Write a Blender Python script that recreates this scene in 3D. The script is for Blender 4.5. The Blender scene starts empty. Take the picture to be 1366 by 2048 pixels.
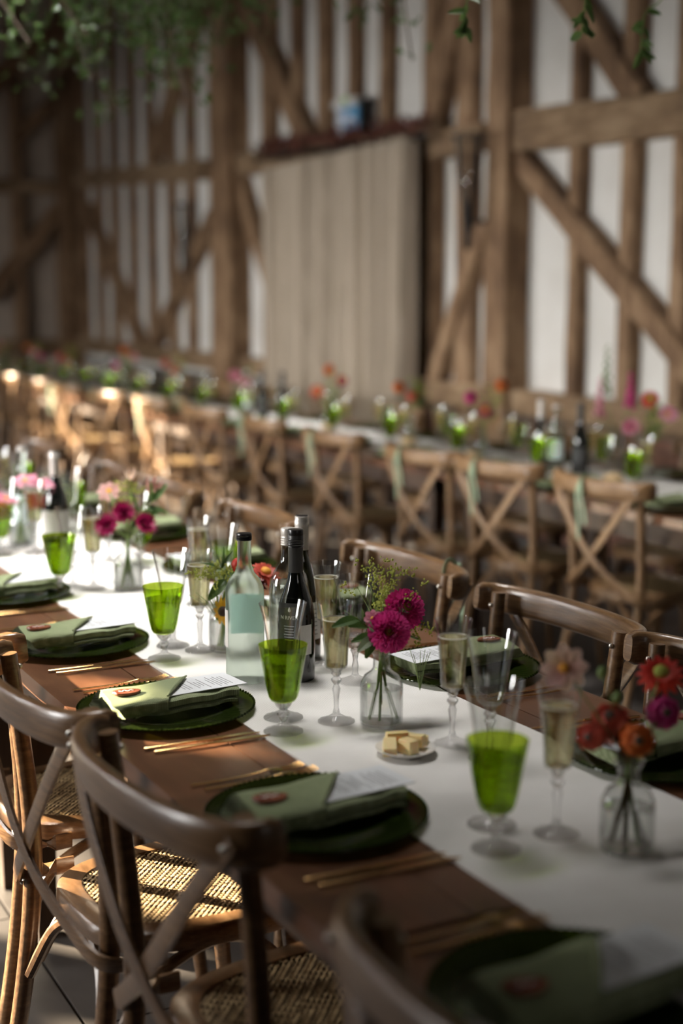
import bpy, math, random
from mathutils import Vector, Matrix, noise
random.seed(7)
R = math.radians
PI = math.pi
sc = bpy.context.scene
col = sc.collection

# ------------------------------------------------------------------ camera
cam_d = bpy.data.cameras.new('camera'); cam = bpy.data.objects.new('camera', cam_d); col.objects.link(cam)
cam.location = (0, 0, 1.52)
_p, _y = R(8.48), R(27.5)
fw = Vector((math.sin(_y)*math.cos(_p), math.cos(_y)*math.cos(_p), -math.sin(_p)))
cam.rotation_euler = fw.to_track_quat('-Z', 'Y').to_euler()
cam_d.sensor_fit = 'VERTICAL'; cam_d.sensor_height = 36; cam_d.lens = 2844/2048*36
cam_d.clip_start = .05; cam_d.clip_end = 200
cam_d.dof.use_dof = True; cam_d.dof.focus_distance = 2.75
cam_d.dof.aperture_fstop = 1.5; cam_d.dof.aperture_blades = 0
sc.camera = cam
# ------------------------------------------------------------------ world, sun, daylight, exposure
w = bpy.data.worlds.new('world'); sc.world = w; w.use_nodes = True
bg = w.node_tree.nodes['Background']; bg.inputs[0].default_value = (.75, .85, 1, 1); bg.inputs[1].default_value = 1.0
sd = bpy.data.lights.new('sun', 'SUN'); sun = bpy.data.objects.new('sun', sd); col.objects.link(sun)
SUN = Vector((.60, -.72, -.34)).normalized()
sun.rotation_euler = SUN.to_track_quat('-Z', 'Y').to_euler(); sun.location = (-6, 12, 6)
sd.energy = 70; sd.color = (1, .83, .60); sd.angle = R(.6)
def area(name, loc, dirn, sx, sy, power, colr):
    d = bpy.data.lights.new(name, 'AREA'); d.shape = 'RECTANGLE'; d.size = sx; d.size_y = sy
    d.energy = power; d.color = colr
    o = bpy.data.objects.new(name, d); col.objects.link(o); o.location = loc
    o.rotation_euler = Vector(dirn).to_track_quat('-Z', 'Y').to_euler(); return o
# daylight falling in through the two cart doors of the long wall behind the camera's left shoulder
area('cart_door_daylight', (-7.0, 4.4, 3.95), (1, 0, 0), 4.4, 4.6, 2500, (1, .98, .95))
area('far_door_daylight', (-7.0, 11.2, 3.95), (1, 0, 0), 4.6, 4.6, 4000, (1, .98, .95))
rl = area('runner_fill_lamp', (.9, 4.35, 6.7), (.03, 0, -1), 1.2, 2.4, 96, (1, .98, .95)); rl.data.spread = R(54)  # added overhead fill that brightens the front runner, no real opening above
rl2 = area('wall_table_fill_lamp', (3.55, 8.0, 6.7), (.03, 0, -1), .8, 6.5, 60, (1, .98, .95)); rl2.data.spread = R(32)  # second added fill from above, lifts the cloth and glasses by the wall
area('camera_side_fill_lamp', (1.4, -2.9, 2.3), (.3, 1, -.25), 1.4, 1.2, 9, (1, .95, .9))  # added weak fill behind the camera for the near rails and flowers
sc.view_settings.view_transform = 'Standard'; sc.view_settings.look = 'None'
sc.view_settings.gamma = 1; sc.view_settings.use_curve_mapping = False
sc.view_settings.exposure = -.1
cy = sc.cycles
cy.use_denoising = True
try: cy.denoiser = 'OPENIMAGEDENOISE'
except Exception: pass
cy.max_bounces = 12; cy.diffuse_bounces = 4; cy.glossy_bounces = 5; cy.transmission_bounces = 10
cy.transparent_max_bounces = 40; cy.sample_clamp_indirect = 6; cy.blur_glossy = .5

# ------------------------------------------------------------------ materials
def newmat(name):
    m = bpy.data.materials.new(name); m.use_nodes = True
    nt = m.node_tree; b = nt.nodes['Principled BSDF']; return m, nt, b
def ramp(nt, fac, stops):
    r = nt.nodes.new('ShaderNodeValToRGB')
    while len(r.color_ramp.elements) < len(stops): r.color_ramp.elements.new(.5)
    for e, (p, c) in zip(r.color_ramp.elements, stops): e.position = p; e.color = (*c, 1)
    nt.links.new(fac, r.inputs[0]); return r.outputs[0]
def coords(nt, scale=(1, 1, 1), kind='Object'):
    t = nt.nodes.new('ShaderNodeTexCoord'); mp = nt.nodes.new('ShaderNodeMapping')
    mp.inputs['Scale'].default_value = scale; nt.links.new(t.outputs[kind], mp.inputs[0]); return mp.outputs[0]
def noise_n(nt, vec, scale, detail=4, rough=.55):
    n = nt.nodes.new('ShaderNodeTexNoise'); n.inputs['Scale'].default_value = scale
    n.inputs['Detail'].default_value = detail; n.inputs['Roughness'].default_value = rough
    nt.links.new(vec, n.inputs['Vector']); return n.outputs['Fac']
def bump(nt, b, h, strength=.3, dist=.002):
    n = nt.nodes.new('ShaderNodeBump'); n.inputs['Strength'].default_value = strength
    n.inputs['Distance'].default_value = dist; nt.links.new(h, n.inputs['Height']); nt.links.new(n.outputs[0], b.inputs['Normal'])
def plain(name, c, rough=.5, metal=0, spec=.5, **kw):
    m, nt, b = newmat(name); b.inputs['Base Color'].default_value = (*c, 1)
    b.inputs['Roughness'].default_value = rough; b.inputs['Metallic'].default_value = metal
    b.inputs['Specular IOR Level'].default_value = spec
    for k, v in kw.items(): b.inputs[k].default_value = v
    return m
def speckled(name, c0, c1, scale, rough=.5, bs=.2, bd=.001, stretch=(1, 1, 1), detail=4, **kw):
    m = plain(name, c0, rough, **kw); nt = m.node_tree; b = nt.nodes['Principled BSDF']
    v = coords(nt, stretch); f = noise_n(nt, v, scale, detail)
    nt.links.new(ramp(nt, f, [(.32, c0), (.68, c1)]), b.inputs['Base Color']); bump(nt, b, f, bs, bd); return m
def wood(name, c0, c1, c2, stretch, scale=9, rough=.4, coat=.0, bs=.25, bd=.001, pits=True):
    m, nt, b = newmat(name); v = coords(nt, stretch)
    f = noise_n(nt, v, scale, 6, .62); f2 = noise_n(nt, coords(nt, (1, 1, 1)), 2.3, 3)
    mx = nt.nodes.new('ShaderNodeMath'); mx.operation = 'ADD'; nt.links.new(f, mx.inputs[0]); nt.links.new(f2, mx.inputs[1])
    hf = nt.nodes.new('ShaderNodeMath'); hf.operation = 'MULTIPLY'; hf.inputs[1].default_value = .5; nt.links.new(mx.outputs[0], hf.inputs[0])
    nt.links.new(ramp(nt, hf.outputs[0], [(.34, c0), (.5, c1), (.66, c2)]), b.inputs['Base Color'])
    b.inputs['Roughness'].default_value = rough; b.inputs['Coat Weight'].default_value = coat; b.inputs['Coat Roughness'].default_value = .25
    bump(nt, b, f, bs, bd); return m
M = {}
M['chair'] = wood('chair_oak', (.045, .021, .008), (.125, .064, .027), (.25, .145, .068), (22, 3, 22), 4, .36, .25, .5, .0012)
M['chairx'] = wood('chair_oak_rail', (.05, .024, .009), (.135, .07, .03), (.26, .15, .07), (3, 10, 46), 4, .30, .6, .7, .0014)
M['far_chair'] = wood('chair_pale_oak', (.12, .062, .025), (.23, .128, .056), (.33, .20, .10), (10, 10, 3), 4, .4, .2)
M['timber'] = wood('barn_oak', (.07, .034, .015), (.20, .115, .058), (.36, .235, .135), (6, 6, 1.1), 3.5, .8, 0, .6, .01)
M['timber_h'] = wood('barn_oak_rail', (.08, .044, .021), (.20, .125, .065), (.34, .235, .14), (6, 1.1, 6), 3.5, .8, 0, .6, .01)
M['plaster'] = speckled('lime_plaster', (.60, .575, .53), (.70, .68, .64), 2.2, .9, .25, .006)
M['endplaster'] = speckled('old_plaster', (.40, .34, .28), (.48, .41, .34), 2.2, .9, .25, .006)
M['table'] = wood('table_stained_wood', (.05, .018, .008), (.115, .047, .021), (.19, .09, .045), (3, .6, 3), 5, .33, .3, .3, .0008)
M['table_leg'] = wood('table_leg_wood', (.025, .012, .006), (.05, .025, .012), (.09, .045, .02), (6, 6, 1), 5, .5)
M['steel'] = plain('screw_steel', (.55, .52, .47), .32, 1)
M['gold'] = speckled('brushed_gold', (.70, .42, .17), (.80, .50, .22), 60, .24, .1, .0003, metal=1)
M['cane'] = speckled('woven_cane', (.20, .125, .055), (.52, .37, .19), 55, .55, .3, .0006)
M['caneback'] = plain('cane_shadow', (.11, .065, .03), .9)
M['ceramic'] = plain('white_ceramic', (.80, .78, .74), .15)
M['butter'] = speckled('butter', (.80, .60, .27), (.86, .68, .36), 20, .4, .1, .001, **{'Subsurface Weight': .2})
M['card'] = speckled('menu_card', (.70, .71, .72), (.75, .76, .77), 300, .8, .05, .0002)
M['print'] = plain('printed_ink', (.12, .11, .11), .8)
M['ribbon'] = speckled('sage_ribbon', (.26, .36, .23), (.34, .44, .30), 200, .7)
M['agate'] = speckled('agate_slice', (.13, .028, .014), (.34, .12, .07), 45, .2)
M['whiteink'] = plain('white_ink', (.8, .78, .75), .6)
M['blackmetal'] = plain('black_iron', (.012, .012, .012), .45, .6)
M['blackglass'] = plain('dark_bottle_glass', (.006, .007, .006), .05, 0, .8)
M['greenglass_dark'] = plain('olive_bottle_glass', (.028, .026, .008), .05, 0, .8)
M['blackcap'] = plain('black_screw_cap', (.012, .011, .011), .28, 0, .6)
M['capsule'] = plain('grey_capsule', (.035, .034, .034), .38)
M['silvercap'] = plain('silver_capsule', (.62, .58, .53), .38, .4)
M['label_grey'] = plain('grey_label', (.055, .055, .055), .6)
M['label_white'] = speckled('white_label', (.62, .60, .57), (.68, .66, .62), 80, .7)
M['label_blue'] = plain('pale_blue_label', (.74, .80, .80), .7)
_nt = M['label_blue'].node_tree; _t = _nt.nodes.new('ShaderNodeBsdfTranslucent'); _t.inputs[0].default_value = (.36, .41, .41, 1)
_a = _nt.nodes.new('ShaderNodeAddShader'); _nt.links.new(_t.outputs[0], _a.inputs[0]); _nt.links.new(_nt.nodes['Principled BSDF'].outputs[0], _a.inputs[1]); _nt.links.new(_a.outputs[0], _nt.nodes['Material Output'].inputs[0])
M['stemgreen'] = speckled('flower_stem', (.10, .17, .035), (.20, .27, .07), 40, .5)
M['stembrown'] = speckled('brown_stem', (.055, .03, .02), (.12, .08, .04), 40, .5)
M['leaf'] = speckled('leaf_green', (.045, .095, .022), (.12, .19, .05), 14, .42, .2, .001)
M['leaf_grey'] = speckled('leaf_grey_green', (.15, .20, .11), (.26, .31, .19), 14, .5)
M['lime'] = speckled('lime_blossom', (.36, .40, .05), (.55, .58, .12), 30, .6)
M['magenta'] = speckled('magenta_petal', (.56, .02, .20), (.80, .10, .38), 18, .5)
M['darkmagenta'] = speckled('wine_petal', (.24, .004, .05), (.42, .02, .12), 18, .5)
M['pink'] = speckled('pink_petal', (.66, .20, .32), (.78, .38, .46), 14, .5)
M['blush'] = speckled('dusky_pink_petal', (.48, .22, .20), (.62, .36, .30), 14, .5)
M['coral'] = speckled('coral_petal', (.58, .075, .055), (.75, .20, .13), 14, .5)
M['red'] = speckled('scarlet_petal', (.50, .02, .018), (.68, .07, .04), 14, .5)
M['orange'] = speckled('orange_petal', (.66, .14, .025), (.80, .26, .06), 16, .5)
M['yellow'] = speckled('yellow_petal', (.78, .34, .02), (.85, .48, .05), 18, .5)
M['cream'] = speckled('peach_petal', (.92, .74, .48), (.90, .60, .58), 22, .5)
M['darkcentre'] = plain('dark_flower_centre', (.035, .012, .008), .8)
M['yellowcentre'] = plain('golden_flower_centre', (.75, .33, .03), .7)
M['burgundy'] = plain('burgundy_petal', (.11, .008, .012), .5)
M['curtain'] = speckled('linen_curtain', (.34, .28, .21), (.41, .34, .265), 9, .9, .2, .003, stretch=(3, 3, .3))
M['rust'] = speckled('dried_garland', (.07, .018, .010), (.17, .05, .03), 30, .8)
M['brick'] = speckled('plinth_brick', (.13, .06, .04), (.24, .12, .08), 8, .9)
M['mortar'] = plain('mortar', (.10, .085, .07), .95)
M['stone'] = speckled('floor_stone', (.045, .038, .034), (.085, .075, .068), 3.5, .55, .4, .004)
M['grout'] = plain('floor_grout', (.05, .045, .04), .95)
M['roof'] = plain('roof_boards', (.06, .035, .02), .9)
M['signblue'] = plain('sign_blue', (.09, .27, .46), .5)
M['signwhite'] = plain('sign_white', (.60, .62, .68), .5)
M['signgreen'] = plain('sign_green_lamp', (.28, .55, .14), .4)
M['bread'] = speckled('bread_crust', (.62, .42, .20), (.74, .58, .36), 14, .7)
M['foam'] = plain('wine_froth', (.90, .87, .78), .5)

for k in ('leaf', 'leaf_grey', 'lime', 'magenta', 'darkmagenta', 'pink', 'blush', 'coral', 'red', 'orange', 'yellow', 'cream'):
    nt = M[k].node_tree; b = nt.nodes['Principled BSDF']; t = nt.nodes.new('ShaderNodeBsdfTranslucent')   # thin petals and leaves let light through
    nt.links.new(b.inputs['Base Color'].links[0].from_socket, t.inputs[0]); mx = nt.nodes.new('ShaderNodeMixShader'); mx.inputs[0].default_value = .38
    nt.links.new(b.outputs[0], mx.inputs[1]); nt.links.new(t.outputs[0], mx.inputs[2]); nt.links.new(mx.outputs[0], nt.nodes['Material Output'].inputs[0])

def weave(name, c0, c1, sx, sy, rough=.85, strength=.5, dist=.0008, ct=.5):
    m, nt, b = newmat(name); v = coords(nt)
    outs = []
    for ax, s in (('X', sx), ('Y', sy)):
        wv = nt.nodes.new('ShaderNodeTexWave'); wv.bands_direction = ax; wv.inputs['Scale'].default_value = s
        wv.inputs['Distortion'].default_value = .15; nt.links.new(v, wv.inputs['Vector']); outs.append(wv.outputs['Fac'])
    mu = nt.nodes.new('ShaderNodeMath'); mu.operation = 'MULTIPLY'
    nt.links.new(outs[0], mu.inputs[0]); nt.links.new(outs[1], mu.inputs[1])
    n = noise_n(nt, v, 6, 4); ad = nt.nodes.new('ShaderNodeMath'); ad.operation = 'MULTIPLY_ADD'
    nt.links.new(mu.outputs[0], ad.inputs[0]); ad.inputs[1].default_value = ct; nt.links.new(n, ad.inputs[2])
    nt.links.new(ramp(nt, ad.outputs[0], [(.35, c0), (1.0, c1)]), b.inputs['Base Color'])
    b.inputs['Roughness'].default_value = rough; b.inputs['Specular IOR Level'].default_value = .15
    bump(nt, b, mu.outputs[0], strength, dist); return m
M['runner'] = weave('runner_linen', (.68, .65, .61), (.86, .84, .81), 70, 70, strength=.7)
M['napkin'] = weave('sage_napkin', (.15, .18, .085), (.38, .42, .26), 90, 90, strength=.7, ct=.6)

def thin_glass(name, tint=(.985, .99, .985), k=1.0, rough=.02):
    m, nt, b = newmat(name); nt.nodes.remove(b); out = nt.nodes['Material Output']
    t = nt.nodes.new('ShaderNodeBsdfTransparent'); t.inputs[0].default_value = (*tint, 1)
    g = nt.nodes.new('ShaderNodeBsdfGlossy'); g.inputs['Roughness'].default_value = rough
    f = nt.nodes.new('ShaderNodeLayerWeight'); f.inputs['Blend'].default_value = .5
    pw = nt.nodes.new('ShaderNodeMath'); pw.operation = 'POWER'; pw.inputs[1].default_value = 3.5; nt.links.new(f.outputs['Facing'], pw.inputs[0])
    mm = nt.nodes.new('ShaderNodeMath'); mm.operation = 'MULTIPLY_ADD'; mm.inputs[1].default_value = .7*k; mm.inputs[2].default_value = .045*k; mm.use_clamp = True
    nt.links.new(pw.outputs[0], mm.inputs[0])
    mx = nt.nodes.new('ShaderNodeMixShader'); nt.links.new(mm.outputs[0], mx.inputs[0])
    nt.links.new(t.outputs[0], mx.inputs[1]); nt.links.new(g.outputs[0], mx.inputs[2]); nt.links.new(mx.outputs[0], out.inputs[0])
    return m
def solid_glass(name, c=(1, 1, 1), ior=1.5, rough=0.0):
    m, nt, b = newmat(name); nt.nodes.remove(b); out = nt.nodes['Material Output']
    g = nt.nodes.new('ShaderNodeBsdfGlass'); g.inputs['Color'].default_value = (*c, 1); g.inputs['IOR'].default_value = ior
    g.inputs['Roughness'].default_value = rough; nt.links.new(g.outputs[0], out.inputs[0]); return m
def half_glass(name, fac, c=(1, 1, 1), ior=1.5, tr=(1, 1, 1)):
    m = solid_glass(name, c, ior); nt = m.node_tree; g = next(n for n in nt.nodes if n.type == 'BSDF_GLASS'); out = nt.nodes['Material Output']
    t = nt.nodes.new('ShaderNodeBsdfTransparent'); t.inputs[0].default_value = (*tr, 1); mx = nt.nodes.new('ShaderNodeMixShader'); mx.inputs[0].default_value = fac
    nt.links.new(t.outputs[0], mx.inputs[1]); nt.links.new(g.outputs[0], mx.inputs[2]); nt.links.new(mx.outputs[0], out.inputs[0]); return m
M['glass'] = thin_glass('thin_clear_glass', (.975, .98, .975), 1.5)
M['glass_solid'] = half_glass('cut_glass', .5)
M['glass_green'] = thin_glass('thin_green_glass', (.70, .81, .24), 1.1)
M['champagne'] = half_glass('champagne', .55, (1, .96, .80), 1.33, (.98, .94, .70))
M['water'] = half_glass('water', .6, (.99, .995, .985), 1.33)
M['greenwater'] = half_glass('water_in_green_glass', .6, (.96, .985, .86), 1.33, (.96, .98, .9))
M['frost'] = solid_glass('misted_bottle_glass', (.90, .96, .91), 1.12, .30)
M['bottle_clear'] = thin_glass('clear_bottle_glass', (.80, .84, .80), 1.5)
def charger_mat():
    m, nt, b = newmat('olive_glass_charger'); nt.nodes.remove(b); out = nt.nodes['Material Output']
    t = nt.nodes.new('ShaderNodeBsdfTransparent'); t.inputs[0].default_value = (.30, .36, .06, 1)
    p = nt.nodes.new('ShaderNodeBsdfPrincipled'); p.inputs['Base Color'].default_value = (.022, .036, .006, 1); p.inputs['Roughness'].default_value = .12
    mx = nt.nodes.new('ShaderNodeMixShader'); mx.inputs[0].default_value = .5
    nt.links.new(t.outputs[0], mx.inputs[1]); nt.links.new(p.outputs[0], mx.inputs[2]); nt.links.new(mx.outputs[0], out.inputs[0]); return m
M['charger'] = charger_mat()

# ------------------------------------------------------------------ mesh helpers
class MB:
    def __init__(s): s.v = []; s.f = []
    def add(s, vs, fs):
        o = len(s.v); s.v += [tuple(p) for p in vs]; s.f += [tuple(i+o for i in f) for f in fs]; return s
    def box(s, x0, x1, y0, y1, z0, z1):
        vs = [(x, y, z) for z in (z0, z1) for y in (y0, y1) for x in (x0, x1)]
        return s.add(vs, [(0, 2, 3, 1), (4, 5, 7, 6), (0, 1, 5, 4), (2, 6, 7, 3), (0, 4, 6, 2), (1, 3, 7, 5)])
    def lathe(s, prof, n=24, c=(0, 0, 0), cap=True, lobe=0, lobes=12, ripple=0):
        vs = []; fs = []; m = len(prof)
        for r, z in prof:
            for k in range(n):
                a = 2*PI*k/n; rr = r*(1+lobe*math.cos(lobes*a)); vs.append((c[0]+rr*math.cos(a), c[1]+rr*math.sin(a), c[2]+z+(ripple*math.cos(lobes*a) if .0025 < z < .010 else 0)))
        for i in range(m-1):
            for k in range(n):
                k2 = (k+1) % n; fs.append((i*n+k, i*n+k2, (i+1)*n+k2, (i+1)*n+k))
        if cap: fs.append(tuple(reversed(range(n)))); fs.append(tuple((m-1)*n+k for k in range(n)))
        return s.add(vs, fs)
    def sweep(s, path, rx, ry=None, n=8, up=(0, 0, 1), cap=True, square=0):
        """section of half sizes rx (sideways) and ry (along up); rx, ry number or list"""
        P = [Vector(p) for p in path]; m = len(P); vs = []; fs = []; up = Vector(up)
        if ry is None: ry = rx
        for i, p in enumerate(P):
            t = (P[min(i+1, m-1)]-P[max(i-1, 0)]).normalized()
            sd = t.cross(up)
            if sd.length < 1e-4: sd = t.cross(Vector((0, 1, 0)))
            sd.normalize(); u2 = sd.cross(t).normalized()
            a = rx[i] if isinstance(rx, (list, tuple)) else rx; b = ry[i] if isinstance(ry, (list, tuple)) else ry
            for k in range(n):
                th = 2*PI*(k+.5)/n; cx, sy = math.cos(th), math.sin(th)
                if square:
                    e = 1-square; cx = math.copysign(abs(cx)**e, cx); sy = math.copysign(abs(sy)**e, sy)
                vs.append(p+sd*a*cx+u2*b*sy)
        for i in range(m-1):
            for k in range(n):
                k2 = (k+1) % n; fs.append((i*n+k, i*n+k2, (i+1)*n+k2, (i+1)*n+k))
        if cap: fs.append(tuple(reversed(range(n)))); fs.append(tuple((m-1)*n+k for k in range(n)))
        return s.add(vs, fs)
    def ball(s, c, r, n=8, m=5, sz=1):
        prof = [(r*math.sin(PI*(i+.001)/m), -r*sz*math.cos(PI*i/m)) for i in range(m+1)]
        prof[0] = (r*.02, -r*sz); prof[-1] = (r*.02, r*sz); return s.lathe(prof, n, c)
    def xf(s, mat): s.v = [tuple(mat @ Vector(p)) for p in s.v]; return s
    def merge(s, o, mat=None):
        return s.add([mat @ Vector(p) for p in o.v] if mat else o.v, o.f)
    def mesh(s, name, mat, smooth=True):
        me = bpy.data.meshes.new(name); me.from_pydata([tuple(p) for p in s.v], [], s.f); me.update()
        for p in me.polygons: p.use_smooth = smooth
        if mat is not None: me.materials.append(M[mat] if isinstance(mat, str) else mat)
        if smooth and hasattr(me, 'set_sharp_from_angle'): me.set_sharp_from_angle(angle=R(42))
        return me
def obj(name, data, parent=None, loc=(0, 0, 0), rz=0):
    o = bpy.data.objects.new(name, data); col.objects.link(o); o.location = loc; o.rotation_euler = (0, 0, rz)
    if parent is not None: o.parent = parent
    return o
def part(name, mb, mat, parent, smooth=True, loc=(0, 0, 0), stuff=False, label=None):
    o = obj(name, mb.mesh(name, mat, smooth), parent, loc)
    if stuff: o['kind'] = 'stuff'
    if label: o['label'] = label
    return o
def tag(o, label, cat, group=None, kind=None):
    o['label'] = label; o['category'] = cat
    if group: o['group'] = group
    if kind: o['kind'] = kind
    return o
KIDS = {}
def tree(o):                                    # remember children once, for quick copies
    KIDS[o.name] = [(c, [g for g in c.children]) for c in o.children]; return o
def dup(src, loc, rz, label, cat, group, skip=()):
    r = src.copy(); col.objects.link(r); r.location = loc; r.rotation_euler = (0, 0, rz); tag(r, label, cat, group)
    for c, gs in KIDS[src.name]:
        if c.name.split('.')[0] in skip: continue
        n = c.copy(); col.objects.link(n); n.parent = r
        for g in gs:
            q = g.copy(); col.objects.link(q); q.parent = n
    return r
used = set()
def put(src, loc, rz, label, cat, group, skip=()):
    if src.name not in used and not skip:
        used.add(src.name); src.location = loc; src.rotation_euler = (0, 0, rz); return tag(src, label, cat, group)
    return dup(src, loc, rz, label, cat, group, skip)
def structure(name, mb, mat, parent=None, smooth=False):
    o = obj(name, mb.mesh(name, mat, smooth), parent)
    if parent is None: o['kind'] = 'structure'
    return o
ORD = ['first', 'second', 'third', 'fourth', 'fifth', 'sixth', 'seventh', 'eighth', 'ninth', 'tenth', 'eleventh', 'twelfth', 'thirteenth', 'fourteenth', 'fifteenth', 'sixteenth', 'seventeenth', 'eighteenth', 'nineteenth']

# ------------------------------------------------------------------ setting: floor, walls, roof
WX = 5.34; YE = 17.3; XL = -3.0; YB = -3.0
fl = structure('floor', MB().box(XL, WX+.2, YB, YE+.2, -.1, -.006), 'grout')
slab_meshes = []
for k in range(5):
    vs = []; n = 7
    g = MB(); hw, hl = .4085, .6085
    g.box(-hw, hw, -hl, hl, -.05, 0); b_ = .003
    g.v[4:8] = [(-hw+b_, -hl+b_, 0), (hw-b_, -hl+b_, 0), (-hw+b_, hl-b_, 0), (hw-b_, hl-b_, 0)]
    slab_meshes.append(g.mesh('flagstone', 'stone', False))
cnt = 0
for i in range(7):
    for j in range(13):
        x = .41+i*.82 if i else .41; y = .3+j*1.22+(.61 if i % 2 else 0)
        if x > 5.1 or y > 16: continue
        o = obj('flagstone', random.choice(slab_meshes), fl, (x, y, random.uniform(-.002, .001)))
wr = structure('wall_right', MB().box(WX, WX+.25, YB, YE+.2, 0, 7), 'plaster')
def timber(name, p0, p1, w_, x0, x1, parent, mat='timber', axis='x', jit=.006):
    """beam in a wall plane: p0, p1 = (along, z), w_ = width across, depth from x0 (room side) to x1"""
    n = max(2, int(math.dist(p0, p1)/.35)); a = Vector((p0[0], p0[1])); b = Vector((p1[0], p1[1]))
    t = (b-a).normalized(); s = Vector((-t.y, t.x)); vs = []; fs = []; ch = min(.014, w_*.12)
    for i in range(n+1):
        c = a.lerp(b, i/n); jl = random.uniform(-jit, jit); jr = random.uniform(-jit, jit); jd = random.uniform(-jit, jit)*.7
        L = c+s*(w_/2+jl); Rr = c-s*(w_/2+jr); L2 = c+s*(w_/2-ch+jl); R2 = c-s*(w_/2-ch+jr)
        sg = 1 if x1 > x0 else -1
        for q, d in ((L, x1), (L, x0+sg*ch+jd), (L2, x0+jd), (R2, x0+jd), (Rr, x0+sg*ch+jd), (Rr, x1)):
            vs.append((d, q.x, q.y) if axis == 'x' else (q.x, d, q.y))
    for i in range(n):
        for k in range(5): fs.append((i*6+k, i*6+k+1, (i+1)*6+k+1, (i+1)*6+k))
    fs.append((0, 1, 2, 3, 4, 5)); fs.append(tuple(n*6+k for k in range(6)))
    o = obj(name, MB().add(vs, fs).mesh(name, mat, True), parent); return o
SF, SB = 5.25, 5.36
sill_z = lambda y: .86+.0125*(y-7)
rail_z = lambda y: 2.54+.040*(y-7.6)
# sill beam and brick plinth
timber('sill_beam', (-1, sill_z(-1)), (YE, sill_z(YE)), .16, 5.2, 5.38, wr, 'timber_h')
pl = MB(); bm = MB().box(-.105, .105, -.05, .05, -.033, .033).mesh('brick', 'brick', False)
for r_ in range(10):
    for k in range(46):
        y = 3.6+k*.225+(.112 if r_ % 2 else 0)
        if y > 13.9: continue
        o = obj('brick', bm, wr, (5.295+random.uniform(-.004, .004), y, .045+r_*.074), PI/2) if k < 26 else None
structure('plinth_joint', MB().box(5.27, 5.35, -1, YE, 0, .8), 'mortar', wr)
# posts
def post(y0, y1, xf, top=7):
    return timber('post', ((y0+y1)/2, 0), ((y0+y1)/2, top), abs(y1-y0), xf, 5.38, wr, 'timber', jit=.009)
post(7.64, 7.885, 5.14); post(12.04, 12.50, 5.12); post(4.2, 4.45, 5.14)
# long studs
studs = [(8.68, 8.86, 0, 7), (8.22, 8.42, 0, 7), (7.03, 7.14, .85, 7), (6.52, 6.65, .85, 7), (6.08, 6.20, .85, 7), (5.6, 5.72, .85, 7), (5.1, 5.22, .85, 7),
         (10.36, 10.52, 2.6, 7), (9.86, 10.01, 2.6, 7), (9.36, 9.49, 2.6, 7), (10.87, 11.02, 2.6, 7), (11.40, 11.61, 0, 7),
         (13.31, 13.44, .9, 7), (13.86, 13.98, .9, 7), (14.45, 14.57, .9, 7), (15.04, 15.15, .9, 7), (15.64, 15.76, .9, 7), (16.22, 16.32, .9, 7), (16.8, 16.9, .9, 7)]
for a, b, z0, z1 in studs: timber('stud', ((a+b)/2, z0), ((a+b)/2, z1), b-a, SF, SB, wr)
# mid rails bay by bay
timber('rail', (4.45, 2.45), (7.75, 2.575), .245, 5.19, 5.37, wr, 'timber_h')
timber('rail', (8.06, 2.59), (8.72, 2.575), .175, 5.21, 5.37, wr, 'timber_h')
timber('rail', (8.6, 2.66), (11.65, 2.70), .14, 5.21, 5.37, wr, 'timber_h')
timber('rail', (11.5, 2.70), (12.4, 2.73), .19, 5.20, 5.37, wr, 'timber_h')
timber('rail', (12.9, 2.745), (17.2, 2.96), .185, 5.20, 5.37, wr, 'timber_h')
timber('rail', (-1, 4.7), (17.3, 5.2), .25, 5.18, 5.37, wr, 'timber_h')
# braces
for p0, p1, w_ in (((7.75, 2.47), (5.2, .56), .155), ((8.06, 2.0), (8.70, .90), .13), ((8.30, 3.66), (8.80, 2.62), .20), ((7.78, 3.92), (6.50, 2.62), .17),
                   ((12.3, 4.5), (10.66, 2.74), .22), ((12.36, 3.0), (11.45, 1.65), .14), ((12.75, 2.3), (14.35, 1.1), .15), ((16.6, 2.6), (14.8, 1.0), .16), ((12.9, 4.4), (14.4, 2.9), .17)):
    timber('brace', p0, p1, w_, 5.215, 5.36, wr)
# end wall
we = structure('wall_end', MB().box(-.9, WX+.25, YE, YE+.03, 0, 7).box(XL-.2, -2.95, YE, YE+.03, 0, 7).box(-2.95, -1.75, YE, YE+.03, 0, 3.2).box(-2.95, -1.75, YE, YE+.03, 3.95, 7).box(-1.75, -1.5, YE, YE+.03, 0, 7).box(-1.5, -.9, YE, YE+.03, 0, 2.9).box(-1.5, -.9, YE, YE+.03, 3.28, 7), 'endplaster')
timber('corner_post', (5.2, 0), (5.2, 7), .27, 17.02, YE+.02, we, 'timber', 'y')
timber('stud', (4.585, 0), (4.585, 7), .12, 17.16, YE+.02, we, 'timber', 'y')
timber('stud', (3.86, 0), (3.86, 7), .13, 17.16, YE+.02, we, 'timber', 'y')
timber('rail', (-.8, 2.86), (5.08, 2.86), .17, 17.12, YE+.02, we, 'timber_h', 'y')
timber('rail', (-.8, .95), (5.08, .95), .20, 17.12, YE+.02, we, 'timber_h', 'y')
timber('brace', (5.1, 2.60), (4.2, 1.56), .20, 17.14, YE+.02, we, 'timber', 'y')
timber('brace', (5.1, 3.9), (4.6, 3.45), .16, 17.14, YE+.02, we, 'timber', 'y')
timber('brace', (5.1, 4.7), (3.7, 3.5), .20, 17.14, YE+.02, we, 'timber', 'y')
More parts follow.
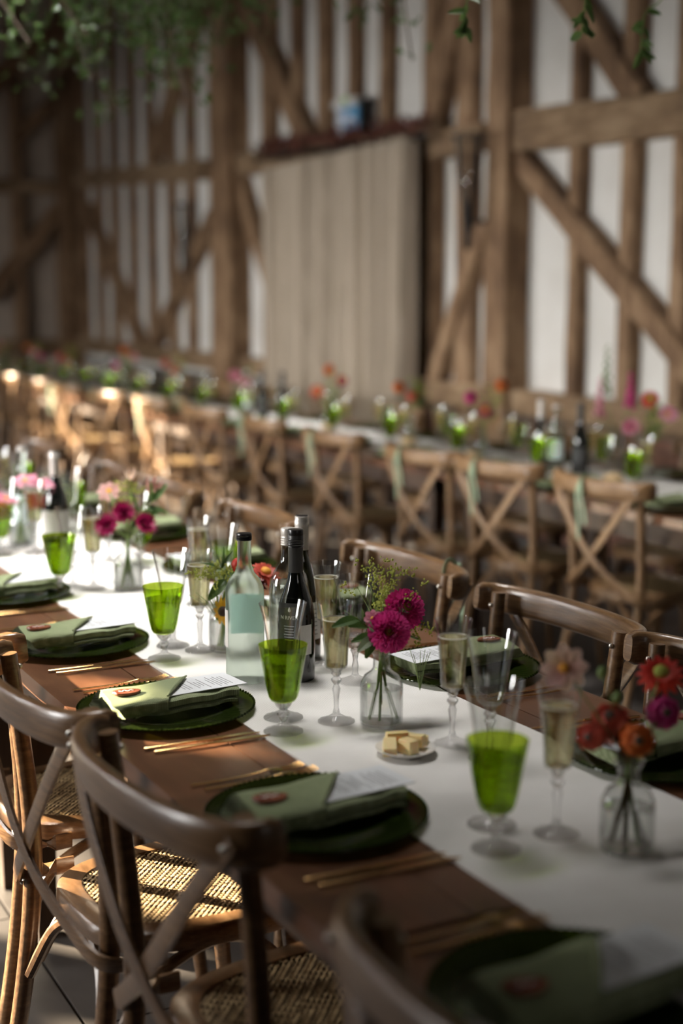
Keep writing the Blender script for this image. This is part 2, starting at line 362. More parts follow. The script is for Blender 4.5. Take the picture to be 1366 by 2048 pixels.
# left wall with the slots that let the sun in (behind and beside the camera)
SL = [(3.4, 6.6, 0, 2.5), (6.83, 7.38, 2.15, 3.0), (7.78, 8.75, 2.10, 2.36), (9.3, 12.6, 0, 2.5), (16.3, 17.25, 3.7, 4.45)]     # (y0, y1, z0, z1)
wl = MB(); ys = YB-.2; LT = .03
for (a, b, z0, z1) in SL:
    wl.box(XL-LT, XL, ys, a, 0, 7)
    if z0 > 0: wl.box(XL-LT, XL, a, b, 0, z0)
    wl.box(XL-LT, XL, a, b, z1, 7); ys = b
wl.box(XL-LT, XL, ys, YE+.2, 0, 7); structure('wall_left', wl, 'roof')
structure('wall_sun_blocker', MB().box(-6.4, XL-LT, 6.66, 6.72, 0, 5.5), 'roof')      # unseen wall added to keep direct sun out of the near cart door
structure('wall_near', MB().box(XL-.2, WX+.25, YB-.2, YB, 0, 7), 'roof')
structure('ceiling', MB().box(XL-.2, WX+.25, YB-.2, YE+.25, 7, 7.1), 'roof')
tie = MB().box(-2.99, 5.3, 5.05, 5.25, 3.55, 3.8); structure('tie_beam', tie, 'timber_h')

# ------------------------------------------------------------------ curtain, garland, notice, wall lights
cu = obj('linen_curtain', None); cu.location = (5.06, 9.90, 0)
tag(cu, 'tall gathered beige linen curtain hanging from a pole over the wall opening', 'curtain')
vs = []; fs = []; NY, NZ = 260, 16
for j in range(NZ+1):
    t = j/NZ; z = .12+t*2.52
    for i in range(NY+1):
        s = i/NY; y = -1.22+2.44*s
        am = .078*(.6+.4*(1-t))+.014*math.sin(5*s+2)
        ph = 2*PI*(15*s+.6*math.sin(6.3*s*1.7)+.25*math.sin(2*t+9*s))
        vs.append((am*math.sin(ph)+.012*math.sin(ph*2.3+1.7), y+.012*math.cos(ph)-.03*(1-t)*(s-.5), z+.035*s*(-1)*t+.008*math.sin(ph)))
for j in range(NZ):
    for i in range(NY): a = j*(NY+1)+i; fs.append((a, a+1, a+NY+2, a+NY+1))
part('cloth', MB().add(vs, fs), 'curtain', cu)
part('pole', MB().sweep([(.0, 1.36, 2.70), (0, -1.36, 2.615)], .016, n=8), 'blackmetal', cu)
for s in (-1, 1): part('finial', MB().ball((0, s*1.37, 2.66+.042*s), .03), 'blackmetal', cu)
for k in range(18):
    y = -1.19+k*2.38/17
    rg = MB().sweep([(.0+.024*math.cos(a), y, 2.655+.03*y+.024*math.sin(a)) for a in [2*PI*q/10 for q in range(11)]], .003, n=5, up=(0, 1, 0))
    part('curtain_ring', rg, 'blackmetal', cu)
ga = obj('dried_leaf_garland', None); ga.location = (5.10, 9.90, 2.72); tag(ga, 'dark rust dried leaf garland lying along the curtain pole', 'garland')
gm = MB()
def leafquad(c, d, up, L, W):
    d = d.normalized(); s = d.cross(up)
    if s.length < 1e-3: s = d.cross(Vector((1, 0, 0)))
    s.normalize(); n = s.cross(d)
    c = Vector(c)
    return [c, c+d*L*.45+s*W*.5+n*L*.06, c+d*L, c+d*L*.45-s*W*.5+n*L*.06, c+d*L*.5-n*L*.04], [(0, 1, 4), (1, 2, 4), (2, 3, 4), (3, 0, 4)]
rv = lambda a=1: Vector((random.uniform(-a, a), random.uniform(-a, a), random.uniform(-a, a)))
for k in range(700):
    y = random.uniform(-1.38, 1.38); gm.add(*leafquad(Vector((random.gauss(-.01, .025), y, .035*y*.9+random.gauss(.03, .028))), rv(), rv(), .06, .03))
part('dried_leaves', gm, 'rust', ga, False, stuff=True)
part('twine', MB().sweep([(0, y, .035*y*.9+.02) for y in (-1.38, -.7, 0, .7, 1.38)], .006, n=5), 'stembrown', ga)
sg = obj('exit_notice', None); sg.location = (5.20, 9.86, 2.86); tag(sg, 'small blue and white notice with a green lamp above the curtain', 'sign')
part('board', MB().box(-.012, .0, -.17, .17, -.09, .11), 'signblue', sg, False)
lt = MB()
for y0, y1, z0, z1 in ((.09, .155, -.075, .095), (.055, .066, -.07, .09), (-.02, .02, -.03, .055), (-.085, -.03, -.02, .045), (-.15, .15, -.085, -.072), (-.15, -.11, -.06, .0)): lt.box(-.015, -.011, y0, y1, z0, z1)
part('white_print', lt, 'signwhite', sg, False)
part('lamp_housing', MB().box(-.05, .02, -.18, .19, .11, .165), 'label_white', sg, False)
part('green_lamp', MB().ball((-.045, -.02, .155), .036, sz=.8), 'signgreen', sg)
part('bracket', MB().box(.0, .05, -.22, -.18, -.03, .15), 'blackmetal', sg, False)
def sconce(y, x, z0, s, label):
    r = obj('torch_wall_light', None); r.location = (x, y, z0); tag(r, label, 'wall light', 'iron torch wall lights on the posts')
    for k in range(6):
        a = 2*PI*k/6+.3
        pts = [(.015*math.cos(a)*s, .015*math.sin(a)*s, 0), (.035*math.cos(a)*s, .035*math.sin(a)*s, .2*s), (.085*math.cos(a)*s, .085*math.sin(a)*s, .46*s), (.115*math.cos(a)*s, .115*math.sin(a)*s, .66*s)]
        part('iron_strap', MB().sweep(pts, .013*s, .004, n=6), 'blackmetal', r)
    part('top_ring', MB().sweep([(.115*s*math.cos(a), .115*s*math.sin(a), .65*s) for a in [2*PI*q/20 for q in range(21)]], .007, n=6), 'blackmetal', r)
    part('finial', MB().ball((0, 0, -.02), .028*s, sz=1.6), 'blackmetal', r)
    part('glass_flame', MB().lathe([(.012, .24*s), (.032*s, .32*s), (.036*s, .42*s), (.02*s, .52*s), (.002, .56*s)], 12), 'glass', r)
    part('wall_arm', MB().sweep([(0, 0, .1*s), (.06, 0, .12*s), (.16, 0, .12*s)], .01, n=6), 'blackmetal', r)
sconce(7.86, 5.0, 1.9, 1.0, 'black iron torch light on the thick post beside the curtain')
sconce(12.75, 4.98, 1.75, 1.0, 'black iron torch light on the post beyond the curtain')

# ------------------------------------------------------------------ tables
def make_table(x0, x1, y0, y1, label):
    t = obj('trestle_table', None); t.location = ((x0+x1)/2, (y0+y1)/2, 0); tag(t, label, 'table', 'trestle tables end to end')
    hx, hy = (x1-x0)/2, (y1-y0)/2-.004; n = 5; pw = 2*hx/n
    for k in range(n):
        m_ = MB(); a = -hx+k*pw+.0005; b = -hx+(k+1)*pw-.0005
        m_.box(a, b, -hy, hy, .728, .757); m_.v[4:8] = [(a+.0008, -hy+.003, .76), (b-.0008, -hy+.003, .76), (a+.0008, hy-.003, .76), (b-.0008, hy-.003, .76)]
        part('plank', m_, 'table', t, False)
    part('apron', MB().box(-hx+.07, -hx+.095, -hy+.06, hy-.06, .64, .728).box(hx-.095, hx-.07, -hy+.06, hy-.06, .64, .728).box(-hx+.07, hx-.07, -hy+.06, -hy+.085, .64, .728).box(-hx+.07, hx-.07, hy-.085, hy-.06, .64, .728), 'table_leg', t, False)
    for sx in (-1, 1):
        for sy in (-1, 1):
            cx, cy_ = sx*(hx-.13), sy*(hy-.16)
            part('leg', MB().sweep([(cx, cy_, .728), (cx, cy_, .4), (cx, cy_, 0)], [.045, .04, .032], n=4, up=(0, 1, 0)), 'table_leg', t, False)
    return t
for k, (a, b) in enumerate(((-.56, 1.41), (1.41, 3.385), (3.385, 5.36), (5.36, 7.33))):
    make_table(.738, 1.678, a, b, ['brown plank table nearest the camera, its end in shadow', 'brown plank table under the bottles and butter dish', 'brown plank table beyond the clear water bottle', 'brown plank table at the far end of the front row'][k])
for k in range(6):
    a = 3.5+k*1.975; make_table(3.305, 4.245, a, a+1.975, f'{ORD[k]} brown plank table of the long row by the wall, from its near end')
def runner(x0, x1, y0, y1, z, label):
    vs = []; fs = []; nx, ny = 26, int((y1-y0)/.035)
    for j in range(ny+1):
        y = y0+(y1-y0)*j/ny
        for i in range(nx+1):
            x = x0+(x1-x0)*i/nx+.006*noise.noise(Vector((0, y*1.3, 3)))
            f = max(0, noise.noise(Vector((x*1.6, y*4.2+x*.8, 1)))-.12)*.014+max(0, noise.noise(Vector((x*3+9, y*13+x*3, 5)))-.1)*.006
            # cross folds left from packing
            for fy in (y0+.9+q*.62 for q in range(int((y1-y0)/.62))): f += .0035*math.exp(-((y-fy-.1*(x-x0))/.012)**2)
            vs.append((x, y, z+.003+f))
    n = len(vs)
    for j in range(ny):
        for i in range(nx): a = j*(nx+1)+i; fs.append((a, a+1, a+nx+2, a+nx+1))
    edge = [j*(nx+1) for j in range(ny+1)]
    for e0 in (0, nx):
        base = len(vs)
        for j in range(ny+1): p = vs[j*(nx+1)+e0]; vs.append((p[0], p[1], z+.0003))
        for j in range(ny):
            q = (j*(nx+1)+e0, (j+1)*(nx+1)+e0, base+j+1, base+j); fs.append(q if e0 else tuple(reversed(q)))
    o = obj('table_runner', MB().add(vs, fs).mesh('table_runner', 'runner')); tag(o, label, 'table runner'); return o
runner(.99, 1.426, -.4, 7.3, .76, 'cream linen runner down the middle of the front table')
runner(3.555, 3.995, 3.52, 15.3, .76, 'cream linen runner down the middle of the table by the wall')
TZ = .7637   # top of the runner

# ------------------------------------------------------------------ chair
def smooth_path(pts, n=6):
    P = [Vector(p) for p in pts]; out = []
    for i in range(len(P)-1):
        p0 = P[max(i-1, 0)]; p1 = P[i]; p2 = P[i+1]; p3 = P[min(i+2, len(P)-1)]
        for k in range(n):
            t = k/n; out.append(.5*((2*p1)+(p2-p0)*t+(2*p0-5*p1+4*p2-p3)*t*t+(3*p1-p0-3*p2+p3)*t**3))
    out.append(P[-1]); return out
def seat_outline(n, k=1.0):
    pts = []
    for i in range(n):
        a = 2*PI*i/n; c, s = math.cos(a), math.sin(a); e = .62
        x = math.copysign(abs(c)**e, c); y = math.copysign(abs(s)**e, s)
        wdt = .205+.018*y; pts.append((x*wdt*k, y*.205*k))
    return pts
def cane_mesh():
    g = MB(); c = .0064; N = 62; z = .0
    for i in range(-N//2, N//2):
        for j in range(-N//2, N//2):
            k = ((i % 12 if i % 12 < 6 else 12-i % 12)+j) % 4
            x = (i+.5)*c; y = (j+.5)*c
            wy = .165+0*y
            if abs(x) > .170+.014*y/.2 or abs(y) > .172: continue
            if abs(x) > .145 and abs(y) > .150: continue
            if k == 0:   # two cells along x
                g.add([(x-c*.55, y-c*.42, z-.0012), (x+c*.2, y-c*.42, z+.0011), (x+c*.8, y-c*.42, z+.0011), (x+c*1.55, y-c*.42, z-.0012),
                       (x-c*.55, y+c*.42, z-.0012), (x+c*.2, y+c*.42, z+.0011), (x+c*.8, y+c*.42, z+.0011), (x+c*1.55, y+c*.42, z-.0012),
                       (x+c*.2, y, z+.0018), (x+c*.8, y, z+.0018), (x-c*.55, y, z-.001), (x+c*1.55, y, z-.001)],
                      [(0, 1, 8, 10), (10, 8, 5, 4), (1, 2, 9, 8), (8, 9, 6, 5), (2, 3, 11, 9), (9, 11, 7, 6)])
            elif k == 2:
                g.add([(x+c*.42, y-c*.55, z-.0012), (x+c*.42, y+c*.2, z+.0011), (x+c*.42, y+c*.8, z+.0011), (x+c*.42, y+c*1.55, z-.0012),
                       (x-c*.42, y-c*.55, z-.0012), (x-c*.42, y+c*.2, z+.0011), (x-c*.42, y+c*.8, z+.0011), (x-c*.42, y+c*1.55, z-.0012),
                       (x, y+c*.2, z+.0018), (x, y+c*.8, z+.0018), (x, y-c*.55, z-.001), (x, y+c*1.55, z-.001)],
                      [(0, 1, 8, 10), (10, 8, 5, 4), (1, 2, 9, 8), (8, 9, 6, 5), (2, 3, 11, 9), (9, 11, 7, 6)])
    return g
def make_chair(wood_, rail_, name='crossback_chair'):
    c = obj(name, None)
    # seat frame ring with woven cane inside
    n = 40; o1 = seat_outline(n); o2 = seat_outline(n, .80); vs = []; fs = []
    for (pts, z) in ((o1, .418), (seat_outline(n, 1.015), .432), (seat_outline(n, 1.0), .450), (seat_outline(n, .97), .455), (o2, .4545), (seat_outline(n, .79), .446), (seat_outline(n, .79), .418)):
        for x, y in pts: vs.append((x, y, z))
    for r in range(7):
        for k in range(n): k2 = (k+1) % n; r2 = (r+1) % 7; fs.append((r*n+k, r*n+k2, r2*n+k2, r2*n+k))
    part('seat_frame', MB().add(vs, fs), rail_, c)
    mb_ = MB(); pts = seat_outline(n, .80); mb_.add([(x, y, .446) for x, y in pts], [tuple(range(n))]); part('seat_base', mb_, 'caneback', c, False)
    cm = cane_mesh(); cm.xf(Matrix.Translation((0, 0, .4510)))
    part('woven_cane', cm, 'cane', c, True, stuff=True, label='honey coloured woven cane seat')
    # rear posts: floor -> seat -> top
    for s in (-1, 1):
        p = smooth_path([(s*.205, -.275, 0), (s*.200, -.235, .22), (s*.198, -.212, .42), (s*.203, -.212, .60), (s*.214, -.238, .872)], 5)
        part('rear_leg', MB().sweep(p, [.0155+.0025*math.sin(PI*i/20) for i in range(len(p))], n=12, up=(0, 1, 0)), wood_, c)
        p = [(s*.155, .150, .42), (s*.163, .168, .2), (s*.172, .190, 0)]
        part('front_leg', MB().sweep(p, [.017, .0165, .0135], n=12, up=(0, 1, 0)), wood_, c)
        # cross straps of bent wood, each from the crest end to the opposite seat side
        off = .004*s
        p = smooth_path([(s*.252, -.277, .862), (s*.165, -.290+off, .765), (s*.05, -.292+off, .635), (-s*.05, -.280+off, .545), (-s*.150, -.256, .475), (-s*.205, -.236, .445), (-s*.228, -.195, .435), (-s*.226, -.12, .434)], 4)
        part('cross_strap', MB().sweep(p, [.0165]*len(p), .0048, n=8, up=(0, 1, 0), square=.5), rail_, c)
        # hoops under the seat
        p = smooth_path([(s*.196, -.205, .27), (s*.188, -.15, .36), (s*.18, -.06, .405), (s*.175, .0, .416)], 4); part('brace', MB().sweep(p, .011, n=8), wood_, c)
        p = smooth_path([(s*.165, .155, .27), (s*.168, .11, .36), (s*.172, .05, .405), (s*.175, 0, .416)], 4); part('brace', MB().sweep(p, .011, n=8), wood_, c)
        p = smooth_path([(s*.184, -.228, .25), (s*.13, -.20, .35), (s*.06, -.185, .40), (s*.0, -.18, .416)], 4); part('brace', MB().sweep(p, .011, n=8), wood_, c)
        for q, d in (((s*.200, -.2305, .43), 1), ((s*.247, -.286, .85), 1), ((-s*.232, -.19, .437), 1), ((s*.214, -.2175, .845), -1)):
            m_ = MB().ball(q, .0058, 8, 4); part('screw', m_, 'steel', c)
    p = []
    for k in range(-16, 17):
        a = k/16*R(94); x = .268*math.sin(a); y = -.222-.092*max(0, math.cos(a))**.8 if abs(a) < PI/2 else -.222+.268*(abs(a)-PI/2)*.5
        p.append((x, y, .850))
    m_ = MB(); P = p; rr = [.013]*len(P); hh = [.033]*len(P)
    hh[0] = hh[-1] = .026; rr[0] = rr[-1] = .010
    m_.sweep(P, rr, hh, n=16, square=.32)
    m_.xf(Matrix.Translation((0, -.27, .85)) @ Matrix.Rotation(R(5), 4, 'X') @ Matrix.Translation((0, .27, -.85))); part('crest_rail', m_, rail_, c)
    return tree(c)
chair0 = make_chair('chair', 'chairx')
chair1 = make_chair('far_chair', 'far_chair')
def ribbon(loc, rz, label):
    r = obj('ribbon_tie', None); r.location = loc; r.rotation_euler = (0, 0, rz); tag(r, label, 'ribbon', 'sage ribbons tied on chair backs')
    lp = [(0, -.016+.020*math.cos(a), .0+.039*math.sin(a)) for a in [2*PI*q/16 for q in range(17)]]
    part('loop', MB().sweep(lp, .005, .0012, n=6, up=(1, 0, 0)), 'ribbon', r)
    part('knot', MB().ball((0, -.040, .02), .008), 'ribbon', r)
    for s, L in ((-1, .20), (1, .14)):
        part('tail', MB().sweep(smooth_path([(0, -.041, .018), (s*.012, -.05, -.03), (s*.016+.01, -.045, -L*.6), (s*.02+.015, -.043, -L)], 4), .0075, .0012, n=6, up=(0, 1, 0)), 'ribbon', r)
XL_, XR_ = .905, 1.512
def side(x, y, dx, dy, left):   # local (outward to centre dx, along dy)
    return (x+dx, y+dy) if left else (x-dx, y-dy)
for k, (y, t, dx) in enumerate(((1.05, .09, .05), (1.822, .09, 0), (2.362, .05, -.018), (2.935, .02, .0))):
    lb = ['dark wooden crossback chair nearest the camera, only its crest rail in view', 'dark crossback chair with its curved rail across the frame, second from the camera',
          'crossback chair whose woven cane seat has patches of sunlight', 'crossback chair with a shaded cane seat at the edge of the picture'][k]
    put(chair0, (XL_+dx, y, 0), -PI/2+t, lb, 'chair', 'chairs on the near side of the front table')
rch = [1.852, 2.395, 3.05, 3.93, 4.72, 5.32, 6.33]
for k, y in enumerate(rch):
    lb = ['crossback chair showing one rail corner beyond the scarlet flower', 'crossback chair with glossy grained back rail behind the cosmos flower', 'crossback chair with a ribbon on its rail behind the dark wine bottles'][k] if k < 3 else f'{ORD[k]} crossback chair along the far side of the front table'
    put(chair0, (XR_+random.uniform(-.005, .005)+.005, y, 0), PI/2+[.0, .0, .01, -.03, .03, .0, .02][k], lb, 'chair', 'chairs on the far side of the front table')
ribbon((1.812, 2.93, .851), PI/2, 'thin sage ribbon tied round the rail behind the wine bottles')
fch = [4.165, 4.835, 5.37, 6.28, 7.16, 8.05, 8.95, 9.8, 10.7, 11.6, 12.5, 13.4, 14.3]
for k, y in enumerate(fch):
    put(chair1, (3.49+[0, -.02, -.06, -.03, 0, 0][k % 6], y, 0), -PI/2+[0, .06, .02, .03, -.05, .04][k % 6], f'{ORD[k]} pale crossback chair from the near end, its back to the camera', 'chair', 'chairs on the near side of the table by the wall')
for k, (i, dy) in enumerate(((0, .0), (1, .02), (2, .03), (3, .05), (4, .1), (6, 0), (8, .1))):
    y = fch[i]; x = 3.49+[0, -.02, -.06, -.03, 0, 0][i % 6]
    ribbon((x-.297, y+dy, .851), -PI/2, f'sage ribbon hanging from the {ORD[i]} chair of the row by the wall')
for k in range(11):
    y = 4.75+k*.93
    put(chair1, (4.08, y, 0), PI/2+random.uniform(-.05, .05), f'{ORD[k]} crossback chair between the long table and the timber wall', 'chair', 'chairs between the long table and the wall')

# ------------------------------------------------------------------ tableware prototypes
def proto(name): return obj(name, None)
def make_goblet():
    g = proto('green_goblet')
    bowl = [(.0165, .0560), (.0225, .0590), (.0262, .066), (.0300, .082), (.0345, .106), (.0392, .134), (.0435, .159)]
    inner = [(r-.0012, z) for r, z in reversed(bowl)]; inner[-1] = (.004, .0595)
    part('bowl', MB().lathe(bowl+inner, 40, cap=False, lobe=.006, lobes=10), 'glass_green', g, label='green glass bowl')
    part('stem', MB().lathe([(.030, .0), (.0355, .0012), (.035, .003), (.020, .008), (.009, .014), (.006, .022), (.0085, .028), (.013, .033), (.0095, .038), (.007, .042), (.011, .046), (.014, .050), (.0165, .0562), (.004, .0570)], 48, ripple=.0007, lobes=14), 'glass_solid', g, label='clear moulded stem and foot')
    wl = [(.003, .0600), (.0215, .0605), (.0252, .067), (.0290, .083), (.0334, .106), (.0376, .132)]
    part('water', MB().lathe(wl, 32), 'greenwater', g)
    return tree(g)
def make_wine():
    g = proto('wine_glass')
    bowl = [(.0135, .094), (.0205, .098), (.0235, .106), (.0265, .125), (.0312, .158), (.0372, .190), (.0435, .215)]
    inner = [(r-.0012, z) for r, z in reversed(bowl)]; inner[-1] = (.004, .098)
    part('bowl', MB().lathe(bowl+inner, 40, cap=False, lobe=.007, lobes=10), 'glass', g)
    part('stem', MB().lathe([(.031, 0), (.0365, .0012), (.036, .003), (.020, .008), (.008, .015), (.0055, .024), (.007, .034), (.0045, .046), (.0065, .058), (.010, .066), (.0075, .072), (.0115, .078), (.0075, .084), (.0105, .089), (.0135, .0942), (.003, .095)], 48, ripple=.0007, lobes=14), 'glass_solid', g)
    return tree(g)
def make_flute(full=True):
    g = proto('champagne_flute')
    bowl = [(.0135, .100), (.0195, .1025), (.0205, .108), (.0212, .125), (.0245, .165), (.0285, .200), (.0325, .221)]
    inner = [(r-.0012, z) for r, z in reversed(bowl)]; inner[-1] = (.004, .1035)
    part('bowl', MB().lathe(bowl+inner, 40, cap=False, lobe=.008, lobes=10), 'glass', g)
    part('stem', MB().lathe([(.029, 0), (.034, .0012), (.0335, .003), (.018, .008), (.007, .016), (.0042, .028), (.0048, .045), (.0075, .062), (.0045, .070), (.0095, .077), (.0098, .080), (.0055, .085), (.0092, .090), (.0085, .094), (.0135, .1002), (.003, .101)], 48, ripple=.0007, lobes=14), 'glass_solid', g)
    part('champagne', MB().lathe([(.003, .1040), (.0178, .1045), (.0190, .109), (.0198, .125), (.0230, .165), (.0256, .190)], 32), 'champagne', g)
    part('froth', MB().lathe([(.0232, .1902), (.0256, .1903), (.0257, .1915), (.0236, .1915)], 32, cap=False), 'foam', g)
    return tree(g)
def make_charger():
    g = proto('charger_plate'); n = 96; prof = [(.0, .004), (.085, .004), (.105, .006), (.112, .009), (.160, .0155), (.1635, .0165), (.1640, .0150), (.160, .0125), (.110, .004), (.10, .0005), (.0, .0005)]
    vs = []; fs = []
    for r, z in prof:
        for k in range(n):
            rib = (.0011 if k % 2 else -.0006) if .108 < r < .161 else 0
            a = 2*PI*k/n; vs.append((max(r, .0005)*math.cos(a), max(r, .0005)*math.sin(a), z+rib))
    for i in range(len(prof)-1):
        for k in range(n): k2 = (k+1) % n; fs.append((i*n+k, (i+1)*n+k, (i+1)*n+k2, i*n+k2))
    part('dish', MB().add(vs, fs), 'charger', g)
    bd = MB()
    for k in range(n): a = 2*PI*k/n; bd.ball((.1635*math.cos(a), .1635*math.sin(a), .0162), .0027, 6, 4)
    part('beaded_rim', bd, 'charger', g, stuff=True)
    return tree(g)
def make_napkin():
    """folded strip of cloth along x, with a wrapped collar at the outer end"""
    g = proto('folded_napkin')
    m_ = MB(); n = 14
    def slab(x0, x1, y0, y1, z0, z1, sag=.0):
        P = []; 
        for i in range(n+1):
            x = x0+(x1-x0)*i/n; P.append((x, (y0+y1)/2+.004*math.sin(i*.7), (z0+z1)/2+.002*math.sin(i*1.1)+sag*abs(x)))
        return MB().sweep(P, (y1-y0)/2, (z1-z0)/2, n=14, square=.55)
    part('folded_cloth', slab(-.115, .118, -.052, .052, .016, .036).merge(slab(-.112, .112, -.056, .046, .008, .018)), 'napkin', g)
    # collar: a sleeve whose inner edge runs diagonally, rolled at the lip
    vs = []; fs = []; K = 28; N = 12
    for i in range(N+1):
        t = i/N
        for k in range(K):
            a = 2*PI*k/K; c, s = math.cos(a), math.sin(a); e = .5
            yy = math.copysign(abs(c)**e, c)*.062; zz = .027+math.copysign(abs(s)**e, s)*.0165
            xe = .005+.045*(yy/.06)                       # diagonal lip
            xs = -.135+.012*math.sin(a*2)
            x = xs+(xe-xs)*t; fl_ = 1+.10*max(0, t-.8)*5*(1 if s > 0 else .1)
            vs.append((x, yy*(1+.03*math.sin(9*t+a)), .027+(zz-.027)*fl_*(1+.08*math.sin(7*t+2*a))))
    for i in range(N):
        for k in range(K): k2 = (k+1) % K; fs.append((i*K+k, i*K+k2, (i+1)*K+k2, (i+1)*K+k))
    fs.append(tuple(range(K)))
    part('collar_fold', MB().add(vs, fs), 'napkin', g)
    lip = []
    for k in range(15):
        yy = -.060+.122*k/14; lip.append((.006+.045*(yy/.06), yy*.86, .0425+.004*math.sin(PI*k/14)))
    part('rolled_edge', MB().sweep(lip, [.0015+.0032*math.sin(PI*k/14) for k in range(15)], n=8), 'napkin', g)
    return tree(g)
def make_card():
    g = proto('menu_card'); part('card', MB().box(-.095, .098, -.043, .050, 0, .0012), 'card', g, False)
    t = MB(); rr = random.Random(3)
    for k in range(15):
        x = -.02+k*.0068; L = rr.uniform(.012, .032)
        if k in (3, 8): continue
        t.box(x, x+.0012, -.003-L, .003+L, .0013, .0015)
    part('printed_lines', t, 'print', g, False); return tree(g)
def make_agate():
    g = proto('agate_place_tag'); vs = []; n = 22
    for z, k in ((0, .97), (.003, 1), (.0045, .96)):
        for i in range(n): a = 2*PI*i/n; r = 1+.07*math.sin(3*a+1)+.04*math.sin(5*a); vs.append((.026*k*r*math.cos(a), .017*k*r*math.sin(a), z))
    fs = [(j*n+i, j*n+(i+1) % n, (j+1)*n+(i+1) % n, (j+1)*n+i) for j in range(2) for i in range(n)]+[tuple(range(2*n, 3*n)), tuple(reversed(range(n)))]
    part('stone', MB().add(vs, fs), 'agate', g)
    sw = smooth_path([(-.013, .002, .0052), (-.008, -.004, .0052), (-.003, .004, .0052), (.003, -.003, .0052), (.008, .003, .0052), (.013, -.001, .0052)], 4)
    part('written_name', MB().sweep(sw, .0011, .0004, n=5), 'whiteink', g); return tree(g)
def make_fork():
    g = proto('gold_fork')
    P = smooth_path([(-.10, 0, .004), (-.05, 0, .003), (.0, 0, .004), (.035, 0, .008)], 4)
    part('handle', MB().sweep(P, [.0045-.002*i/len(P) for i in range(len(P))], .0016, n=8), 'gold', g)
    h = MB().sweep([(.033, 0, .008), (.045, 0, .0065), (.06, 0, .005)], [.003, .010, .0115], .0012, n=8); part('head', h, 'gold', g)
    for k in range(4):
        y = (k-1.5)*.0062; part('tine', MB().sweep([(.058, y, .005), (.075, y, .0045), (.097, y*.95, .009)], [.0018, .0017, .0008], .0009, n=6), 'gold', g)
    return tree(g)
def make_knife():
    g = proto('gold_knife')
    part('handle', MB().sweep([(-.105, 0, .004), (-.10, 0, .0045), (-.01, 0, .0045)], [.003, .0048, .0038], .0026, n=8), 'gold', g)
    part('blade', MB().sweep([(-.012, 0, .0045), (.02, .001, .0045), (.08, .002, .0045), (.108, -.002, .0045)], [.0035, .0085, .0088, .001], .0009, n=6), 'gold', g)
    return tree(g)
goblet, wine, flute, charger, napkin, card, agate, fork, knife = make_goblet(), make_wine(), make_flute(), make_charger(), make_napkin(), make_card(), make_agate(), make_fork(), make_knife()

def setting(x, y, left, where, near_, full=True):
    rz = 0 if left else PI
    P = lambda dx, dy: side(x, y, dx, dy, left)
    c = P(0, 0); put(charger, (*c, .7603), rz+.1, f'olive glass charger plate {where}', 'plate', f'charger plates {near_}')
    c = P(.012, -.01); put(napkin, (*c, .7690), rz+.10, f'sage green woven napkin {where}', 'napkin', f'napkins {near_}')
    if full:
        c = P(.045, -.006); put(card, (*c, .8065), rz+.10, f'white menu card {where}', 'menu', f'menu cards {near_}')
        c = P(-.085, -.022); put(agate, (*c, .8135), rz-.15, f'brown agate name tag {where}', 'name tag', f'agate name tags {near_}')
        for k, dy in enumerate((.192, .220)):
            c = P(.0-.012*k, dy); put(fork, (*c, .7603), rz+.02, f'{"inner" if k == 0 else "outer"} gold fork {where}', 'fork', f'gold forks {near_}')
        for k, dy in enumerate((-.200, -.224)):
            c = P(-.01+.01*k, dy); put(knife, (*c, .7603), rz-.02, f'{"inner" if k == 0 else "outer"} gold knife {where}', 'knife', f'gold knives {near_}')
nearw = ['at the dark near corner of the front table', 'beside the runner nearest the butter dish', 'partly in bright sunlight', 'in front of the green goblet beyond the sunlit one', 'cut by the edge of the picture']
for k, y in enumerate((1.165, 1.800, 2.425, 3.005, 3.60)): setting(.895, y, True, nearw[k], 'on the near side of the front table')
farw = ['behind the orange flower vase', 'behind the two dahlias']+[f'at the {ORD[k]} place on the far side of the front table' for k in range(2, 7)]
for k, y in enumerate((1.79, 2.42, 3.05, 3.70, 4.35, 5.0, 5.65)): setting(1.535, y, False, farw[k], 'on the far side of the front table', k < 4)
def glasses3(g, w_, f, where, near_):
    if g: put(goblet, (*g, TZ), random.uniform(0, 3), f'green goblet of water {where}', 'goblet', f'green goblets {near_}')
    if w_: put(wine, (*w_, TZ), random.uniform(0, 3), f'empty clear wine glass {where}', 'wine glass', f'wine glasses {near_}')
    if f: put(flute, (*f, TZ), random.uniform(0, 3), f'filled champagne flute {where}', 'champagne flute', f'champagne flutes {near_}')
nd = 'on the near side of the front table'
glasses3((1.062, 1.575), (1.108, 1.655), (1.170, 1.582), 'nearest the camera', nd)
glasses3((1.032, 2.205), (1.068, 2.282), (1.143, 2.216), 'in front of the dark wine bottle', nd)
glasses3((1.027, 2.790), (1.084, 2.888), (1.122, 2.822), 'just beyond the clear water bottle', nd)
glasses3((1.021, 3.535), (1.080, 3.620), (1.122, 3.575), 'beside the vase of wine coloured flowers', nd)
glasses3((1.030, 4.190), (1.075, 4.29), (1.130, 4.165), 'at the picture edge by the pink cosmos', nd)
fd = 'on the far side of the front table'
glasses3(None, (1.272, 1.910), (1.258, 2.005), 'between the butter dish and the grained chair back', fd)
glasses3(None, (1.300, 2.438), (1.303, 2.572), 'between the dahlias and the dark bottle', fd)
glasses3((1.36, 3.24), (1.316, 3.160), (1.300, 3.272), 'behind the water bottle near the chair row', fd)
glasses3((1.36, 3.87), (1.33, 3.81), (1.283, 3.93), 'beyond the wine coloured flowers', fd)
glasses3((1.37, 4.55), (1.33, 4.46), (1.275, 4.50), 'near the dark bottle at the picture edge', fd)
glasses3((1.37, 5.2), (1.33, 5.1), (1.28, 5.15), 'farthest along the front table', fd)
